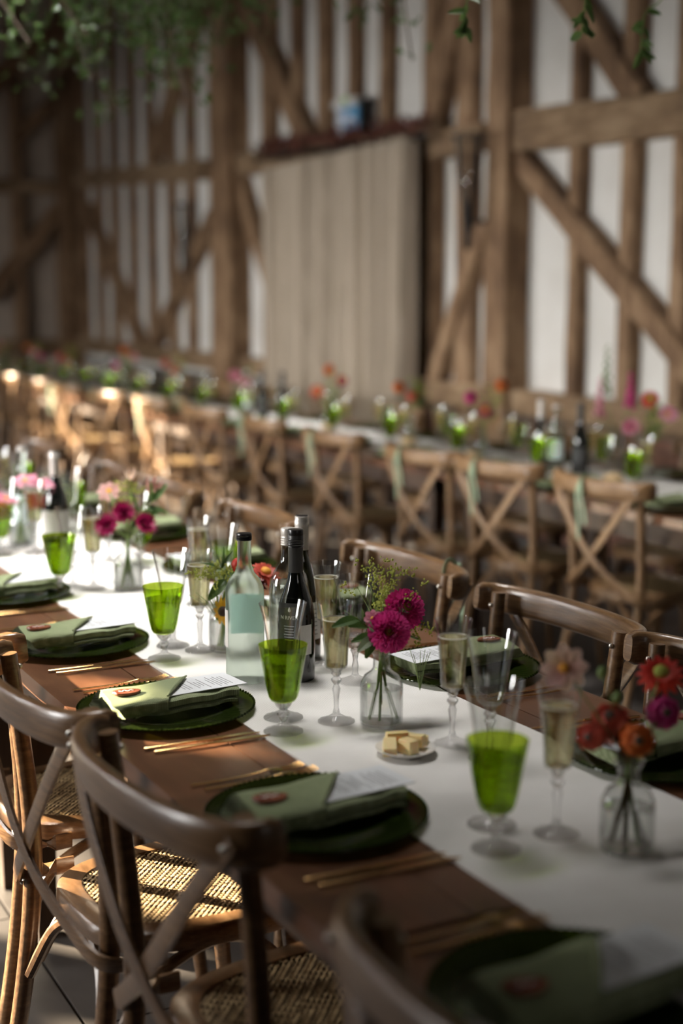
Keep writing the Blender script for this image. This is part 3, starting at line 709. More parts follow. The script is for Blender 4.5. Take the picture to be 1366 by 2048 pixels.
# far table
for k in range(17):
    y = 4.02+k*.655
    wn = f'at the {ORD[k]}'; tw_ = 'place of the wall table'
    if y < 14.6: 
        setting(3.475, y, True, wn+' camera-side '+tw_, 'on the camera side of the table by the wall', False)
        glasses3((3.62, y-.23), (3.655, y-.15), (3.70, y-.21), wn+' camera-side '+tw_, 'on the camera side of the table by the wall')
    if k < 14:
        wn2 = wn+' wall-side '+tw_
        put(charger, (4.07, y+.15, .7603), .3, f'olive glass charger plate with beaded rim {wn2}', 'plate', 'charger plates on the wall side')
        glasses3((3.93, y+.36), (3.90, y+.28), (3.86, y+.34), wn2, 'on the wall side of the long table')

# ------------------------------------------------------------------ bottles
def cyl_patch(r, a0, a1, z0, z1, n=14, th=.0006):
    vs = []; fs = []
    for rr in (r, r+th):
        for z in (z0, z1):
            for k in range(n+1): a = a0+(a1-a0)*k/n; vs.append((rr*math.cos(a), rr*math.sin(a), z))
    m = n+1
    for k in range(n):
        fs += [(2*m+k, 2*m+k+1, 3*m+k+1, 3*m+k), (k+1, k, m+k, m+k+1), (m+k, 3*m+k, 3*m+k+1, m+k+1), (k, k+1, 2*m+k+1, 2*m+k)]
    fs += [(0, 2*m, 3*m, m), (n, m+n, 3*m+n, 2*m+n)]
    return MB().add(vs, fs)
def text_on_bottle(txt, size, r, ang, z, parent, mat, name='label_lettering'):
    cu_ = bpy.data.curves.new('t', 'FONT'); cu_.body = txt; cu_.size = size; cu_.align_x = 'CENTER'; cu_.extrude = .0002
    to = bpy.data.objects.new('t', cu_); col.objects.link(to)
    me = to.to_mesh(depsgraph=bpy.context.evaluated_depsgraph_get())
    vs = []
    for v in me.vertices:
        a = ang+v.co.x/r; rr = r+.0009+v.co.z; vs.append((rr*math.cos(a), rr*math.sin(a), z+v.co.y))
    fs = [tuple(p.vertices) for p in me.polygons]; to.to_mesh_clear(); col.objects.unlink(to); bpy.data.objects.remove(to); bpy.data.curves.remove(cu_)
    part(name, MB().add(vs, fs), mat, parent, False)
def ridged_cap(parent, r, z0, z1, mat, n=30):
    prof = [(r*.97, z0)]; k = 4
    for i in range(k): z = z0+(z1-z0)*.55*i/k; prof += [(r*1.04, z+.001), (r*.96, z+(z1-z0)*.55/k*.8)]
    prof += [(r, z0+(z1-z0)*.6), (r*1.02, z1-.003), (r*.96, z1-.0006), (r*.3, z1)]
    part('screw_cap', MB().lathe(prof, n), mat, parent)
def bordeaux(r, h, neck=.0135):
    return [(r*.86, 0), (r*.985, .004), (r, .010), (r, h*.60), (r*.97, h*.64), (r*.80, h*.695), (r*.52, h*.735), (neck+.002, h*.775), (neck, h*.81), (neck*.97, h*.95), (neck*1.08, h*.953), (neck*1.08, h*.965), (neck*.9, h*.967)]
def burgundy(r, h, neck=.0135):
    return [(r*.86, 0), (r*.985, .004), (r, .010), (r, h*.42), (r*.98, h*.46), (r*.86, h*.54), (r*.66, h*.61), (r*.48, h*.67), (neck+.001, h*.73), (neck, h*.80), (neck, h*.985), (neck*.9, h)]
cam_ang = lambda x, y: math.atan2(-y, -x)
def water_bottle(x, y, h, label, detail=True):
    b = obj('water_bottle', None); b.location = (x, y, TZ); tag(b, label, 'bottle')
    prof = bordeaux(.0385, h)
    part('body', MB().lathe(prof, 40), 'frost', b, label='clear glass misted with condensation')
    part('neck', MB().lathe([(.0142, h*.80), (.0140, h*.95), (.0152, h*.951), (.0152, h*.962), (.0138, h*.963)], 30, cap=False), 'glass', b)
    ridged_cap(b, .0153, h*.952, h, 'blackcap')
    a = cam_ang(x, y)
    part('front_label', cyl_patch(.0388, a-R(118), a-R(58), .075, .150), 'label_white', b, label='white paper label turned aside')
    part('back_label', cyl_patch(.0388, a+R(120), a+R(215), .092, .172), 'label_blue', b, label='pale blue label seen through the water')
    return b
water_bottle(1.108, 2.545, .302, 'clear water bottle with black cap and misted glass')
def wine_bottle(x, y, h, prof, glass, capm, caph, label, band=None, lab=None, text=None, name='wine_bottle', ridged=False, text2=None):
    b = obj(name, None); b.location = (x, y, TZ if x < 1.43 or x > 3.5 else .76); tag(b, label, 'bottle')
    part('body', MB().lathe(prof, 40), glass, b)
    a = cam_ang(x, y); nr = .0148
    part('capsule', MB().lathe([(nr, h-caph), (nr, h-.035 if ridged else h-.02), (nr*1.06, h-.0195), (nr*1.06, h-.010), (nr, h-.009), (nr, h-.001), (nr*.8, h)], 30), capm, b)
    if ridged: ridged_cap(b, .0156, h-.034, h+.002, 'blackcap')
    else: part('cork_top', MB().lathe([(nr*.92, h), (nr*.92, h+.0015), (nr*.3, h+.002)], 20), 'blackcap', b)
    r = max(p[0] for p in prof)
    if lab:
        a0, a1, z0, z1, m_ = lab; part('label', cyl_patch(r+.0003, a+R(a0), a+R(a1), z0, z1), m_, b)
    if text: text_on_bottle(text[0], text[1], r+.0006, a+R(text[2]), text[3], b, text[4])
    if text2:
        t = MB(); 
        for k in range(text2[0]): t.merge(cyl_patch(r+.0010, a+R(text2[1]-text2[4]*(1-.1*(k % 3))), a+R(text2[1]+text2[4]*(1-.12*(k % 2))), text2[2]-k*text2[3], text2[2]-k*text2[3]+.0014))
        part('small_print', t, text2[5], b, False)
    return b
b1 = wine_bottle(1.203, 2.508, .306, burgundy(.0375, .306), 'blackglass', 'capsule', .092, 'black wine bottle with grey lettered label and ridged screw cap',
    lab=(-62, 30, .065, .165, 'label_grey'), text=('N RIVER', .0105, -22, .1325, 'whiteink'), ridged=True, text2=(6, -22, .118, .0055, 16, 'signwhite'))
part('drop_emblem', MB().lathe([(.0003, 0), (.0026, .002), (.0030, .004), (.0016, .008), (.0003, .011)], 10, (.0378*math.cos(cam_ang(1.203, 2.508)-R(20)), .0378*math.sin(cam_ang(1.203, 2.508)-R(20)), .147)), 'whiteink', b1)
part('white_side_label', cyl_patch(.0381, cam_ang(1.203, 2.508)+R(12), cam_ang(1.203, 2.508)+R(52), .060, .120), 'label_white', b1)
b2 = wine_bottle(1.296, 2.672, .306, burgundy(.0400, .306), 'greenglass_dark', 'silvercap', .072, 'dark olive wine bottle with silver neck foil and cream label', lab=(-80, 75, .045, .125, 'label_white'), text2=(7, 30, .110, .009, 22, 'capsule'))
b3 = obj('water_bottle', None); b3.location = (1.226, 2.590, TZ); tag(b3, 'clear bottle with silver cap and round badge behind the black bottle', 'bottle')
part('body', MB().lathe([(.036, 0), (.040, .006), (.0405, .17), (.038, .19), (.030, .208), (.018, .225), (.0145, .24), (.014, .27), (.0148, .272), (.0148, .278)], 40), 'bottle_clear', b3)
part('water', MB().lathe([(.034, .004), (.038, .010), (.0385, .165), (.036, .185)], 32), 'water', b3)
ridged_cap(b3, .0155, .262, .297, 'silvercap')
a3 = cam_ang(1.226, 2.590)
vs = [(.0408*math.cos(a3+R(42)), .0408*math.sin(a3+R(42)), .195)]; n = 20
for k in range(n):
    q = 2*PI*k/n; aa = a3+R(42)+.0155*math.cos(q)/.04; vs.append((.0408*math.cos(aa), .0408*math.sin(aa), .195+.0155*math.sin(q)))
part('round_badge', MB().add(vs, [(0, 1+k, 1+(k+1) % n) for k in range(n)]), 'label_white', b3, label='round grey badge')
wine_bottle(1.216, 4.235, .300, burgundy(.0385, .300), 'blackglass', 'silvercap', .075, 'dark wine bottle with cream label beyond the pink cosmos', lab=(-90, 90, .05, .12, 'label_white'))
def plain_clear(x, y, h, label, zb=TZ):
    b = obj('water_bottle', None); b.location = (x, y, zb); tag(b, label, 'bottle')
    part('body', MB().lathe(bordeaux(.037, h), 28), 'bottle_clear', b)
    part('water', MB().lathe([(.033, .004), (.035, .01), (.035, h*.55), (.03, h*.6)], 24), 'water', b)
    part('screw_cap', MB().lathe([(.0155, h*.95), (.0155, h-.001), (.012, h)], 20), 'silvercap', b)
    part('label', cyl_patch(.0373, cam_ang(x, y)-1, cam_ang(x, y)+1, h*.22, h*.5), 'label_blue', b)
plain_clear(1.165, 4.42, .300, 'clear bottle beside the dark bottle at the picture edge')
plain_clear(1.10, 4.62, .300, 'tall clear bottle farthest along the front table')
fb = [(3.80, 5.03, 'd'), (3.72, 5.10, 'c'), (3.78, 5.30, 'g'), (3.75, 8.55, 'c'), (3.80, 8.40, 'd'), (3.82, 8.15, 'd'), (3.72, 11.3, 'c'), (3.8, 11.45, 'd')]
where = ['nearest', 'pale labelled', 'behind the nearest two', 'with a white label', 'beside the white labelled one', 'just past the curtain edge', 'near the far end', 'at the far end']
for k, (x, y, t) in enumerate(fb):
    if t == 'c': plain_clear(x, y, .30, f'clear water bottle {where[k]} on the table by the wall')
    else: wine_bottle(x, y, .31, burgundy(.038, .31), 'blackglass', 'capsule' if t == 'd' else 'silvercap', .08, f'dark wine bottle {where[k]} on the table by the wall', lab=(-60, 40, .05, .12, 'label_white' if t == 'g' else 'label_grey'))

# ------------------------------------------------------------------ butter and bread
bd_ = obj('butter_dish', None); bd_.location = (1.160, 1.995, TZ); tag(bd_, 'small white dish on the runner holding cut butter', 'dish')
part('dish', MB().lathe([(.026, 0), (.030, .001), (.034, .004), (.050, .0125), (.0515, .0145), (.049, .0140), (.032, .0065), (.0, .0055)], 40), 'ceramic', bd_)
def butter(dx, dy, dz, rz, L, W, H_, tilt, label):
    g = MB().box(-L/2, L/2, -W/2, W/2, 0, H_); e = .0015
    g.v[4:8] = [(-L/2+e, -W/2+e, H_), (L/2-e, -W/2+e, H_), (-L/2+e, W/2-e, H_), (L/2-e, W/2-e, H_)]
    o = obj('butter_pat', g.mesh('butter_pat', 'butter', False)); o.location = (1.160+dx, 1.995+dy, TZ+dz); o.rotation_euler = (tilt, 0, rz); tag(o, label, 'butter', 'butter pats in the white dish')
butter(-.002, -.012, .008, .25, .022, .030, .022, .0, 'upright block of butter at the front of the dish')
butter(-.028, .004, .010, -.5, .024, .040, .015, .25, 'slanting slab of butter on the dish, beside the front block')
butter(.020, .008, .010, .5, .018, .046, .020, -.1, 'long block of butter behind the front block')
butter(.030, .020, .012, .9, .014, .045, .014, .1, 'slab of butter nearest the champagne flute')
butter(-.004, .022, .012, 1.3, .016, .040, .022, 0, 'butter block lying at the back of the white dish')
for k, (x, y) in enumerate(((3.70, 6.35), (3.62, 5.62), (3.66, 4.62), (3.72, 7.3), (3.7, 9.6))):
    o = obj('bread_plate', None); o.location = (x, y, TZ); tag(o, f'{ORD[k]} small dish of pale bread on the table by the wall', 'bread', 'bread on the table by the wall')
    part('dish', MB().lathe([(.03, 0), (.06, .012), (.062, .014), (.03, .005)], 20), 'ceramic', o)
    part('bread', MB().ball((0, 0, .03), .045, 12, 8, .6), 'bread', o)

# ------------------------------------------------------------------ vases and flowers
def vase(x, y, label, r=.0385, h=.139, z=TZ, detail=True):
    v = obj('bud_vase', None); v.location = (x, y, z); tag(v, label, 'vase')
    out = [(r*.90, 0), (r*.98, .003), (r, .008), (r, h*.50), (r*.96, h*.57), (r*.80, h*.66), (r*.50, h*.72), (r*.40, h*.76), (r*.38, h*.90), (r*.42, h*.93), (r*.56, h*.975), (r*.57, h)]
    inn = [(a-.0018, b) for a, b in reversed(out[2:])]+[(r*.5, .006), (.002, .006)]
    part('glass_body', MB().lathe(out+inn, 40, cap=False, lobe=.010, lobes=12), 'glass', v)
    part('thick_base', MB().lathe([(r*.86, .0005), (r*.93, .003), (r*.90, .0055), (r*.2, .0058)], 30), 'glass_solid', v)
    part('water', MB().lathe([(.004, .0075), (r*.92, .0078), (r*.935, h*.2), (r*.935, h*.49)], 32), 'water', v)
    return v
def petal_mesh(L, W, cup=.2, n=4, tip=.4, curl=0, tw=0):
    """petal along +x, lifted in z; cup across, curl along"""
    vs = []; fs = []
    for i in range(n+1):
        t = i/n; wd = W*(math.sin(PI*min(t**.8*.92+.04, 1))**.8*(1-tip*t*.4)+.04)
        z = curl*L*t*t
        for j in (-1, 0, 1): vs.append((L*t, j*wd/2, z+cup*wd*abs(j)))
    for i in range(n):
        for j in range(2): a = i*3+j; fs.append((a, a+1, a+4, a+3))
    return MB().add(vs, fs)
def orient(d):
    return Vector(d).normalized().to_track_quat('Z', 'Y').to_matrix().to_4x4()
def pompon(r, rings, mat_unused=None, open_=0.25, pw=.3):
    """ball dahlia: rings of short cupped petals, facing +z"""
    g = MB(); seed = random.Random(5)
    for k in range(rings):
        t = k/(rings-1); th = R(14)+t*R(112); nn = max(6, int(4+22*math.sin(th)))
        L = r*(.30+.28*math.sin(th)); W = r*.36*(.6+.5*math.sin(th))
        for i in range(nn):
            ph = 2*PI*(i+.5*(k % 2))/nn+seed.uniform(-.06, .06); th2 = th+seed.uniform(-.05, .05)
            base = r*.52; pos = Vector((math.sin(th2)*math.cos(ph), math.sin(th2)*math.sin(ph), math.cos(th2)))
            p = petal_mesh(L, W, .45, 3, .2, .10)
            z_ = Vector((0, 0, 1))-pos*pos.z; z_ = z_.normalized() if z_.length > .01 else Vector((1, 0, 0))
            y_ = z_.cross(pos).normalized(); m_ = Matrix((( pos.x, y_.x, z_.x, pos.x*base), (pos.y, y_.y, z_.y, pos.y*base), (pos.z, y_.z, z_.z, pos.z*base), (0, 0, 0, 1)))
            g.merge(p, m_)
    return g
def stem_to(f, head, foot, mat='stemgreen', r=.0022, bow=.0):
    """stem from the head down through the vase neck to its foot; points in world, f sits at the head"""
    H0 = Vector(head); F = Vector(foot[-1]); pts = [Vector(p)-H0 for p in [head]+foot]
    part('stem', MB().sweep(smooth_path(pts, 5), r, n=7, up=(1, 0, 0)), mat, f)
def flower(kind, name, head, facing, foot, label, cat='flower', petal='magenta', size=.033, stem='stemgreen', group=None, sr=.0022):
    f = obj(name, None); f.location = head; tag(f, label, cat, group); m_ = orient(facing); T = Matrix.Translation
    if kind == 'pompon':
        part('petals', pompon(size, 9).xf(m_), petal, f, stuff=True)
        part('centre', MB().ball((0, 0, size*.52), size*.26, 10, 6, .7).xf(m_), 'lime', f, label='lime green eye')
    elif kind == 'daisy':
        for k in range(8):
            a = 2*PI*k/8+.1; g = petal_mesh(size, size*.66, .12, 5, -.3, random.uniform(-.12, .12)).xf(Matrix.Rotation(a, 4, 'Z')).xf(m_); part('petal', g, petal, f)
        part('centre', MB().ball((0, 0, .001), size*.24, 10, 5, .6).xf(m_), 'yellowcentre', f)
    elif kind == 'rudbeckia':
        for k in range(12):
            a = 2*PI*k/12; g = petal_mesh(size, size*.34, .15, 4, .1, -.45).xf(Matrix.Rotation(a, 4, 'Z')).xf(m_); part('petal', g, petal, f)
        part('centre', MB().ball((0, 0, .003), size*.32, 10, 5, .8).xf(m_), 'darkcentre', f)
    elif kind == 'ranunculus':
        g = MB(); 
        for k, (th, L, nn) in enumerate(((20, .5, 5), (38, .62, 7), (56, .76, 8), (74, .88, 9), (95, .95, 10), (115, .85, 9))):
            for i in range(nn):
                ph = 2*PI*(i+.4*k)/nn; a = R(th)
                pos = Vector((math.sin(a)*math.cos(ph), math.sin(a)*math.sin(ph), math.cos(a)))
                z_ = pos; tx = Vector((math.cos(ph)*math.cos(a), math.sin(ph)*math.cos(a), -math.sin(a)))*-1; y_ = z_.cross(tx)
                p = petal_mesh(size*L, size*.75, -.22, 4, .3, -.28); c_ = pos*size*(.35+.10*k)-tx*size*.35*L
                mm = Matrix(((tx.x, y_.x, z_.x, c_.x), (tx.y, y_.y, z_.y, c_.y), (tx.z, y_.z, z_.z, c_.z), (0, 0, 0, 1))); g.merge(p, mm)
        part('petals', g.xf(m_), petal, f, stuff=True); part('centre', MB().ball((0, 0, size*.45), size*.28, 10, 6).xf(m_), 'stembrown', f)
        part('calyx', MB().ball((0, 0, -size*.35), size*.5, 10, 6, .8).xf(m_), 'stemgreen', f)
    elif kind == 'zinnia':
        for k, (nn, L, c_) in enumerate(((14, 1, -.15), (12, .82, .05), (10, .6, .25))):
            g = MB()
            for i in range(nn): g.merge(petal_mesh(size*L, size*.36, .15, 4, -.1, c_), T((0, 0, size*.07*k)) @ Matrix.Rotation(2*PI*(i+.5*k)/nn, 4, 'Z'))
            part('petal_ring', g.xf(m_), petal, f)
        part('centre', MB().ball((0, 0, size*.18), size*.32, 10, 6, .7).xf(m_), 'lime' if petal == 'red' else 'yellowcentre', f)
    elif kind == 'chrys':
        g = MB()
        for k, (nn, el) in enumerate(((16, 5), (15, 25), (12, 45), (8, 65), (5, 80))):
            for i in range(nn): g.merge(petal_mesh(size*(1-.12*k), size*.26, .2, 3, 0, .25), Matrix.Rotation(2*PI*(i+.5*k)/nn, 4, 'Z') @ Matrix.Rotation(-R(el), 4, 'Y'))
        part('petals', g.xf(m_), petal, f, stuff=True); part('calyx', MB().ball((0, 0, -.002), size*.3, 8, 5, .8).xf(m_), 'stemgreen', f)
    elif kind == 'bud':
        part('bud', MB().ball((0, 0, 0), size, 10, 7, 1.3).xf(m_), petal, f); part('calyx', MB().ball((0, 0, -size*.7), size*.7, 8, 5).xf(m_), 'stemgreen', f)
    elif kind == 'lily':
        for k in range(6):
            g = petal_mesh(size*1.3, size*.42, .25, 5, .1, .5).xf(Matrix.Rotation(2*PI*k/6, 4, 'Z') @ Matrix.Rotation(-R(35), 4, 'Y')).xf(m_); part('petal', g, petal, f)
        part('centre', MB().ball((0, 0, size*.2), size*.12, 8, 5, 2).xf(m_), 'stemgreen', f)
    stem_to(f, head, foot, stem, sr)
    return f
def spray(head, foot, label, spread=.035, nclu=26, mat='lime', name='lime_blossom_spray', rise=.05):
    f = obj(name, None); f.location = head; tag(f, label, 'flower'); st = MB(); bl = MB(); rr = random.Random(int(abs(head[0]*1000)))
    for k in range(nclu):
        e = Vector((rr.gauss(0, spread*.6), rr.gauss(0, spread*.6), rr.uniform(-.3, 1)*rise))
        st.sweep([(0, 0, -.05), tuple(e*.5+Vector((0, 0, -.015))), tuple(e)], .0006, n=4, up=(1, 0, 0))
        for q in range(9): c_ = e+Vector((rr.gauss(0, .0045), rr.gauss(0, .0045), rr.gauss(0, .0045))); bl.ball(tuple(c_), rr.uniform(.0014, .0026), 5, 3)
    part('blossom', bl, mat, f, stuff=True); part('twigs', st, 'stemgreen', f, stuff=True)
    stem_to(f, tuple(Vector(head)+Vector((0, 0, -.045))), foot)
    f.children[-1].location = (0, 0, -.045)
    return f
def leaf_part(parent, base, d, up, L, W, mat='leaf'):
    g = petal_mesh(L, W, .22, 6, .3, -.12); d = Vector(d).normalized(); u = Vector(up); y_ = u.cross(d).normalized(); z_ = d.cross(y_)
    m_ = Matrix(((d.x, y_.x, z_.x, base[0]), (d.y, y_.y, z_.y, base[1]), (d.z, y_.z, z_.z, base[2]), (0, 0, 0, 1))); part('leaf', g.xf(m_), mat, parent)
def leafy(base, pts, leaves, label, mat='leaf', foot=None, name='leafy_sprig'):
    """pts: stem points relative to base (world offset); leaves: (point index frac, direction, L, W)"""
    f = obj(name, None); f.location = base; tag(f, label, 'foliage sprig')
    P = smooth_path(pts, 5); part('stem', MB().sweep(P, .0015, n=6, up=(1, 0, 0)), 'stemgreen', f)
    for t, d, L, W in leaves: leaf_part(f, P[min(int(t*(len(P)-1)), len(P)-1)], d, (0.2, -.5, .8), L, W, mat)
    return f
V1 = (1.208, 2.165); zn = TZ+.139; CAMV = lambda p: (Vector((0, 0, 1.52))-Vector(p)).normalized()
vase(*V1, 'ribbed clear bottle vase holding the two magenta dahlias')
def foot(V, dx, dy, h=.139, lo=.012): return [(V[0]-dx*.12, V[1]-dy*.12, TZ+h*.97), (V[0]+dx*.1, V[1]+dy*.1, TZ+h*.72), (V[0]+dx, V[1]+dy, TZ+lo)]
h1 = (1.268, 2.19, .964); h2 = (1.206, 2.135, .941)
flower('pompon', 'dahlia', h1, (-.10, -.75, .42), foot(V1, -.018, .004), 'upper magenta dahlia turned to the chair row', petal='magenta', size=.0355)
flower('pompon', 'dahlia', h2, tuple(CAMV(h2)+Vector((.05, 0, .05))), foot(V1, .02, -.006), 'lower magenta dahlia facing the camera with green eye', petal='magenta', size=.0350)
h3 = (1.190, 2.165, .960); flower('daisy', 'pink_bud_flower', h3, (-.5, -.6, .5), foot(V1, -.01, -.012), 'small half hidden pink flower behind the lower dahlia', petal='pink', size=.018)
spray((1.240, 2.215, .985), foot(V1, .0, .016), 'airy lime green blossom spray above the dahlias', .045, 46, rise=.06)
spray((1.300, 2.185, .905), foot(V1, .016, .012), 'thin lime spray drooping beside the dahlia vase', .022, 8, rise=.03)
leafy((V1[0], V1[1], zn), [(0, 0, -.1), (-.004, 0, 0), (-.02, .002, .035), (-.05, .004, .062)], [(.55, (-.9, -.1, .0), .05, .02), (.75, (-.9, -.2, .25), .045, .020), (.95, (-1, -.15, -.05), .055, .022), (.65, (-.5, -.5, -.55), .052, .022), (.9, (-.1, -.4, .9), .03, .016)], 'broad olive green leaves left of the dahlias', 'leaf')
leafy((V1[0], V1[1], zn), [(0, .002, -.1), (-.004, 0, 0), (-.018, -.008, .02), (-.03, -.012, .03)], [(.6, (-.35, -.4, .75), .055, .022), (.8, (-.8, -.5, -.2), .05, .020), (.98, (-.3, -.6, .55), .045, .018)], 'grey green leaves at the rim of the dahlia vase', 'leaf_grey')
V2 = (1.222, 1.490)
vase(*V2, 'clear bottle vase nearest the camera, with brown stems', h=.130)
h = (1.214, 1.465, .931); flower('ranunculus', 'ranunculus', h, tuple(CAMV(h)+Vector((.15, .0, -.1))), foot(V2, -.022, .004, .13), 'orange layered flower at the front of the nearest vase', petal='orange', size=.031, stem='stembrown', sr=.0035)
h = (1.224, 1.535, .934); flower('ranunculus', 'ranunculus', h, (-.5, -.5, .7), foot(V2, .02, .0, .13), 'coral red flower behind the orange one', petal='coral', size=.036, stem='stembrown', sr=.003)
h = (1.180, 1.520, .925); flower('ranunculus', 'ranunculus', h, (-.8, -.5, .2), foot(V2, -.014, -.012, .13), 'coral pink flower facing sideways at the vase', petal='coral', size=.026, stem='stembrown', sr=.003)
h = (1.296, 1.510, .945); flower('ranunculus', 'ranunculus', h, (-.35, -.8, .3), foot(V2, .012, .016, .13), 'bright magenta cup flower by the picture edge', petal='magenta', size=.031)
h = (1.333, 1.56, .985); flower('zinnia', 'zinnia', h, (-.45, -.5, .75), foot(V2, -.004, .018, .13), 'scarlet zinnia with lime centre, topmost in the nearest vase', petal='red', size=.036)
h = (1.168, 1.57, 1.012); flower('daisy', 'cosmos', h, tuple(CAMV(h)+Vector((0, 0, -.05))), foot(V2, .004, -.015, .13), 'peach and pink cosmos with golden centre, standing tall', petal='cream', size=.034, stem='stemgreen', sr=.0012)
for k, h in enumerate(((1.224, 1.556, 1.002), (1.240, 1.541, .967))): flower('bud', 'flower_bud', h, (0, -.2, 1), foot(V2, .01-.02*k, -.01, .13), ['small green bud beside the peach cosmos', 'small drooping bud above the coral flower'][k], petal='stemgreen', size=.0075, sr=.001)
V0 = (1.200, 3.520)
vase(*V0, 'clear bottle vase holding the wine coloured flowers')
for k, (h, lb) in enumerate((((1.152, 3.535, .937), 'wine red chrysanthemum leaning out of the vase'), ((1.205, 3.560, .962), 'wine red chrysanthemum, highest of its three'), ((1.238, 3.500, .938), 'wine red chrysanthemum nearest the chair row'))):
    flower('chrys', 'chrysanthemum', h, tuple(CAMV(h)*.6+Vector(((-.4, 0, .4)[k], 0, .3))), foot(V0, (-.015, 0, .015)[k], .005*k), lb, petal='darkmagenta', size=.038)
flower('daisy', 'cosmos', (1.204, 3.676, 1.008), (-.3, -.5, .6), foot(V0, .01, .012), 'dusky pink cosmos above the wine red flowers', petal='blush', size=.034)
flower('lily', 'alstroemeria', (1.300, 3.62, 1.000), (.1, -.6, .8), foot(V0, -.012, .012), 'dusky pink lily flower with open petals', petal='blush', size=.036)
flower('lily', 'alstroemeria', (1.262, 3.66, 1.035), (-.2, -.3, 1), foot(V0, -.004, .016), 'pale closed lily flower at the top of the bunch', petal='cream', size=.024)
spray((1.25, 3.63, .985), foot(V0, .0, -.012), 'lime blossom spray among the wine red flowers', .04, 30)
leafy((V0[0], V0[1], zn), [(0, 0, -.1), (0, 0, 0), (.05, .04, .05), (.10, .06, .09)], [(.5, (.8, 0, .5), .06, .024), (.7, (.9, .3, .1), .07, .026), (.95, (.7, 0, .8), .06, .022), (.9, (0, -.3, 1), .07, .02), (.6, (-.2, -.3, 1), .08, .022), (.85, (1, -.4, -.2), .06, .024)], 'long leaved sprig leaning from the wine red bunch')
# arrangement hidden behind the water bottle
VB = (1.175, 2.800)
vase(*VB, 'green bottle vase half hidden behind the water bottle')
flower('rudbeckia', 'rudbeckia', (1.150, 2.755, .862), (-.7, -.5, .1), foot(VB, .01, .0), 'yellow rudbeckia with dark cone hanging beside the water bottle', petal='yellow', size=.036)
flower('bud', 'rosebud', (1.187, 2.764, .957), (-.1, -.2, 1), foot(VB, -.012, .0), 'small red rosebud above the water bottle shoulder', petal='red', size=.013)
flower('zinnia', 'zinnia', (1.268, 2.80, .925), (.1, -.5, .8), foot(VB, -.01, .01), 'burgundy and coral flower between the bottles', petal='coral', size=.040)
flower('zinnia', 'zinnia', (1.235, 2.79, .915), (.0, -.5, .8), foot(VB, -.012, -.01), 'very dark burgundy flower between the bottles', petal='burgundy', size=.036)
spray((1.150, 2.79, .930), foot(VB, .012, .01), 'lime blossom spray beside the rosebud', .035, 36, rise=.03)
leafy((VB[0], VB[1], zn), [(0, 0, -.1), (0, 0, 0), (-.01, -.01, .03), (-.02, -.02, .05)], [(.5, (-.7, -.3, -.5), .06, .026), (.8, (-.6, -.3, .5), .05, .008), (.7, (-.3, -.3, .9), .05, .008), (.95, (-.9, 0, .4), .05, .008), (.9, (.1, -.2, 1), .05, .008), (.95, (.4, -.3, .8), .045, .008), (.6, (.8, -.2, .3), .07, .024)], 'needle leaved green sprig behind the water bottle')
VP = (1.130, 4.33)
vase(*VP, 'clear bottle vase with pink cosmos at the picture edge')
for k, (h, m_, lb) in enumerate((((1.128, 4.25, .978), 'pink', 'pink cosmos seen edge on beside the dark bottle'), ((1.170, 4.215, .968), 'pink', 'pink cosmos nearest the dark bottle'), ((1.06, 4.22, .93), 'pink', 'pink cosmos at the very edge of the picture'))):
    flower('daisy', 'cosmos', h, (-.3+.3*k, -.3, 1), foot(VP, .01*k-.01, 0), lb, petal=m_, size=.040)
flower('ranunculus', 'ranunculus', (1.035, 4.20, .90), (-.2, -.8, .3), foot(VP, 0, .012), 'pale orange flower at the picture edge', petal='orange', size=.035)
flower('zinnia', 'zinnia', (1.16, 4.24, .915), (0, -.8, .3), foot(VP, 0, -.012), 'dull red flower under the pink cosmos', petal='coral', size=.030)
# simpler bunches on the far table
fk = [('zinnia', 'zinnia', 'red'), ('ranunculus', 'ranunculus', 'magenta'), ('ranunculus', 'ranunculus', 'orange'), ('daisy', 'cosmos', 'pink'), ('zinnia', 'zinnia', 'darkmagenta'), ('chrys', 'chrysanthemum', 'pink'), ('ranunculus', 'ranunculus', 'coral')]
cn = {'red': 'scarlet', 'magenta': 'magenta', 'orange': 'orange', 'pink': 'pink', 'darkmagenta': 'wine red', 'coral': 'coral'}
bunches = [(4.62, (5, 0, 3), 1), (5.75, (1, 4, 2), 1), (6.55, (2, 6), 1), (7.40, (0, 2, 4), 1), (8.75, (5, 3), 0), (9.9, (6, 0), 1), (11.2, (1, 0, 3), 1), (12.6, (4, 2), 1), (13.9, (2, 3, 1), 1), (15.0, (6, 5), 1)]
for b_i, (y, ks, sp) in enumerate(bunches):
    V = (3.79+.03*(-1)**b_i, y); vase(*V, f'clear bud vase holding the {ORD[b_i]} bunch on the table by the wall')
    tall = 1.35 if b_i in (0, 3, 1, 6) else 1.0
    for q, kk in enumerate(ks):
        kd, nm, pt = fk[kk]; hh_ = (V[0]+(q-1)*.055, V[1]+(.5-q)*.05, TZ+.139+(.07+.045*((q*2+b_i) % 3))*tall)
        flower(kd, nm, hh_, tuple(CAMV(hh_)+Vector((.2*(q-1), 0, .5))), foot(V, .012*(q-1), .01), f'{cn[pt]} {nm} in the {ORD[b_i]} bunch on the table by the wall', petal=pt, size=.042)
    if sp: spray((V[0]+.03, V[1]-.03, TZ+.27), foot(V, .01, -.01), f'lime blossom in the {ORD[b_i]} bunch on the table by the wall', .06, 34, rise=.08)
    if b_i % 2 == 0: leafy((V[0], V[1], zn), [(0, 0, -.1), (0, 0, 0), (.02, .0, .09), (.03, .0, .16)], [(.4, (-.8, -.3, .4), .07, .03), (.6, (.8, -.3, .5), .07, .03), (.8, (-.5, -.3, .8), .06, .03), (.9, (.6, 0, .8), .06, .02)], f'green sprig in the {ORD[b_i]} bunch on the table by the wall')
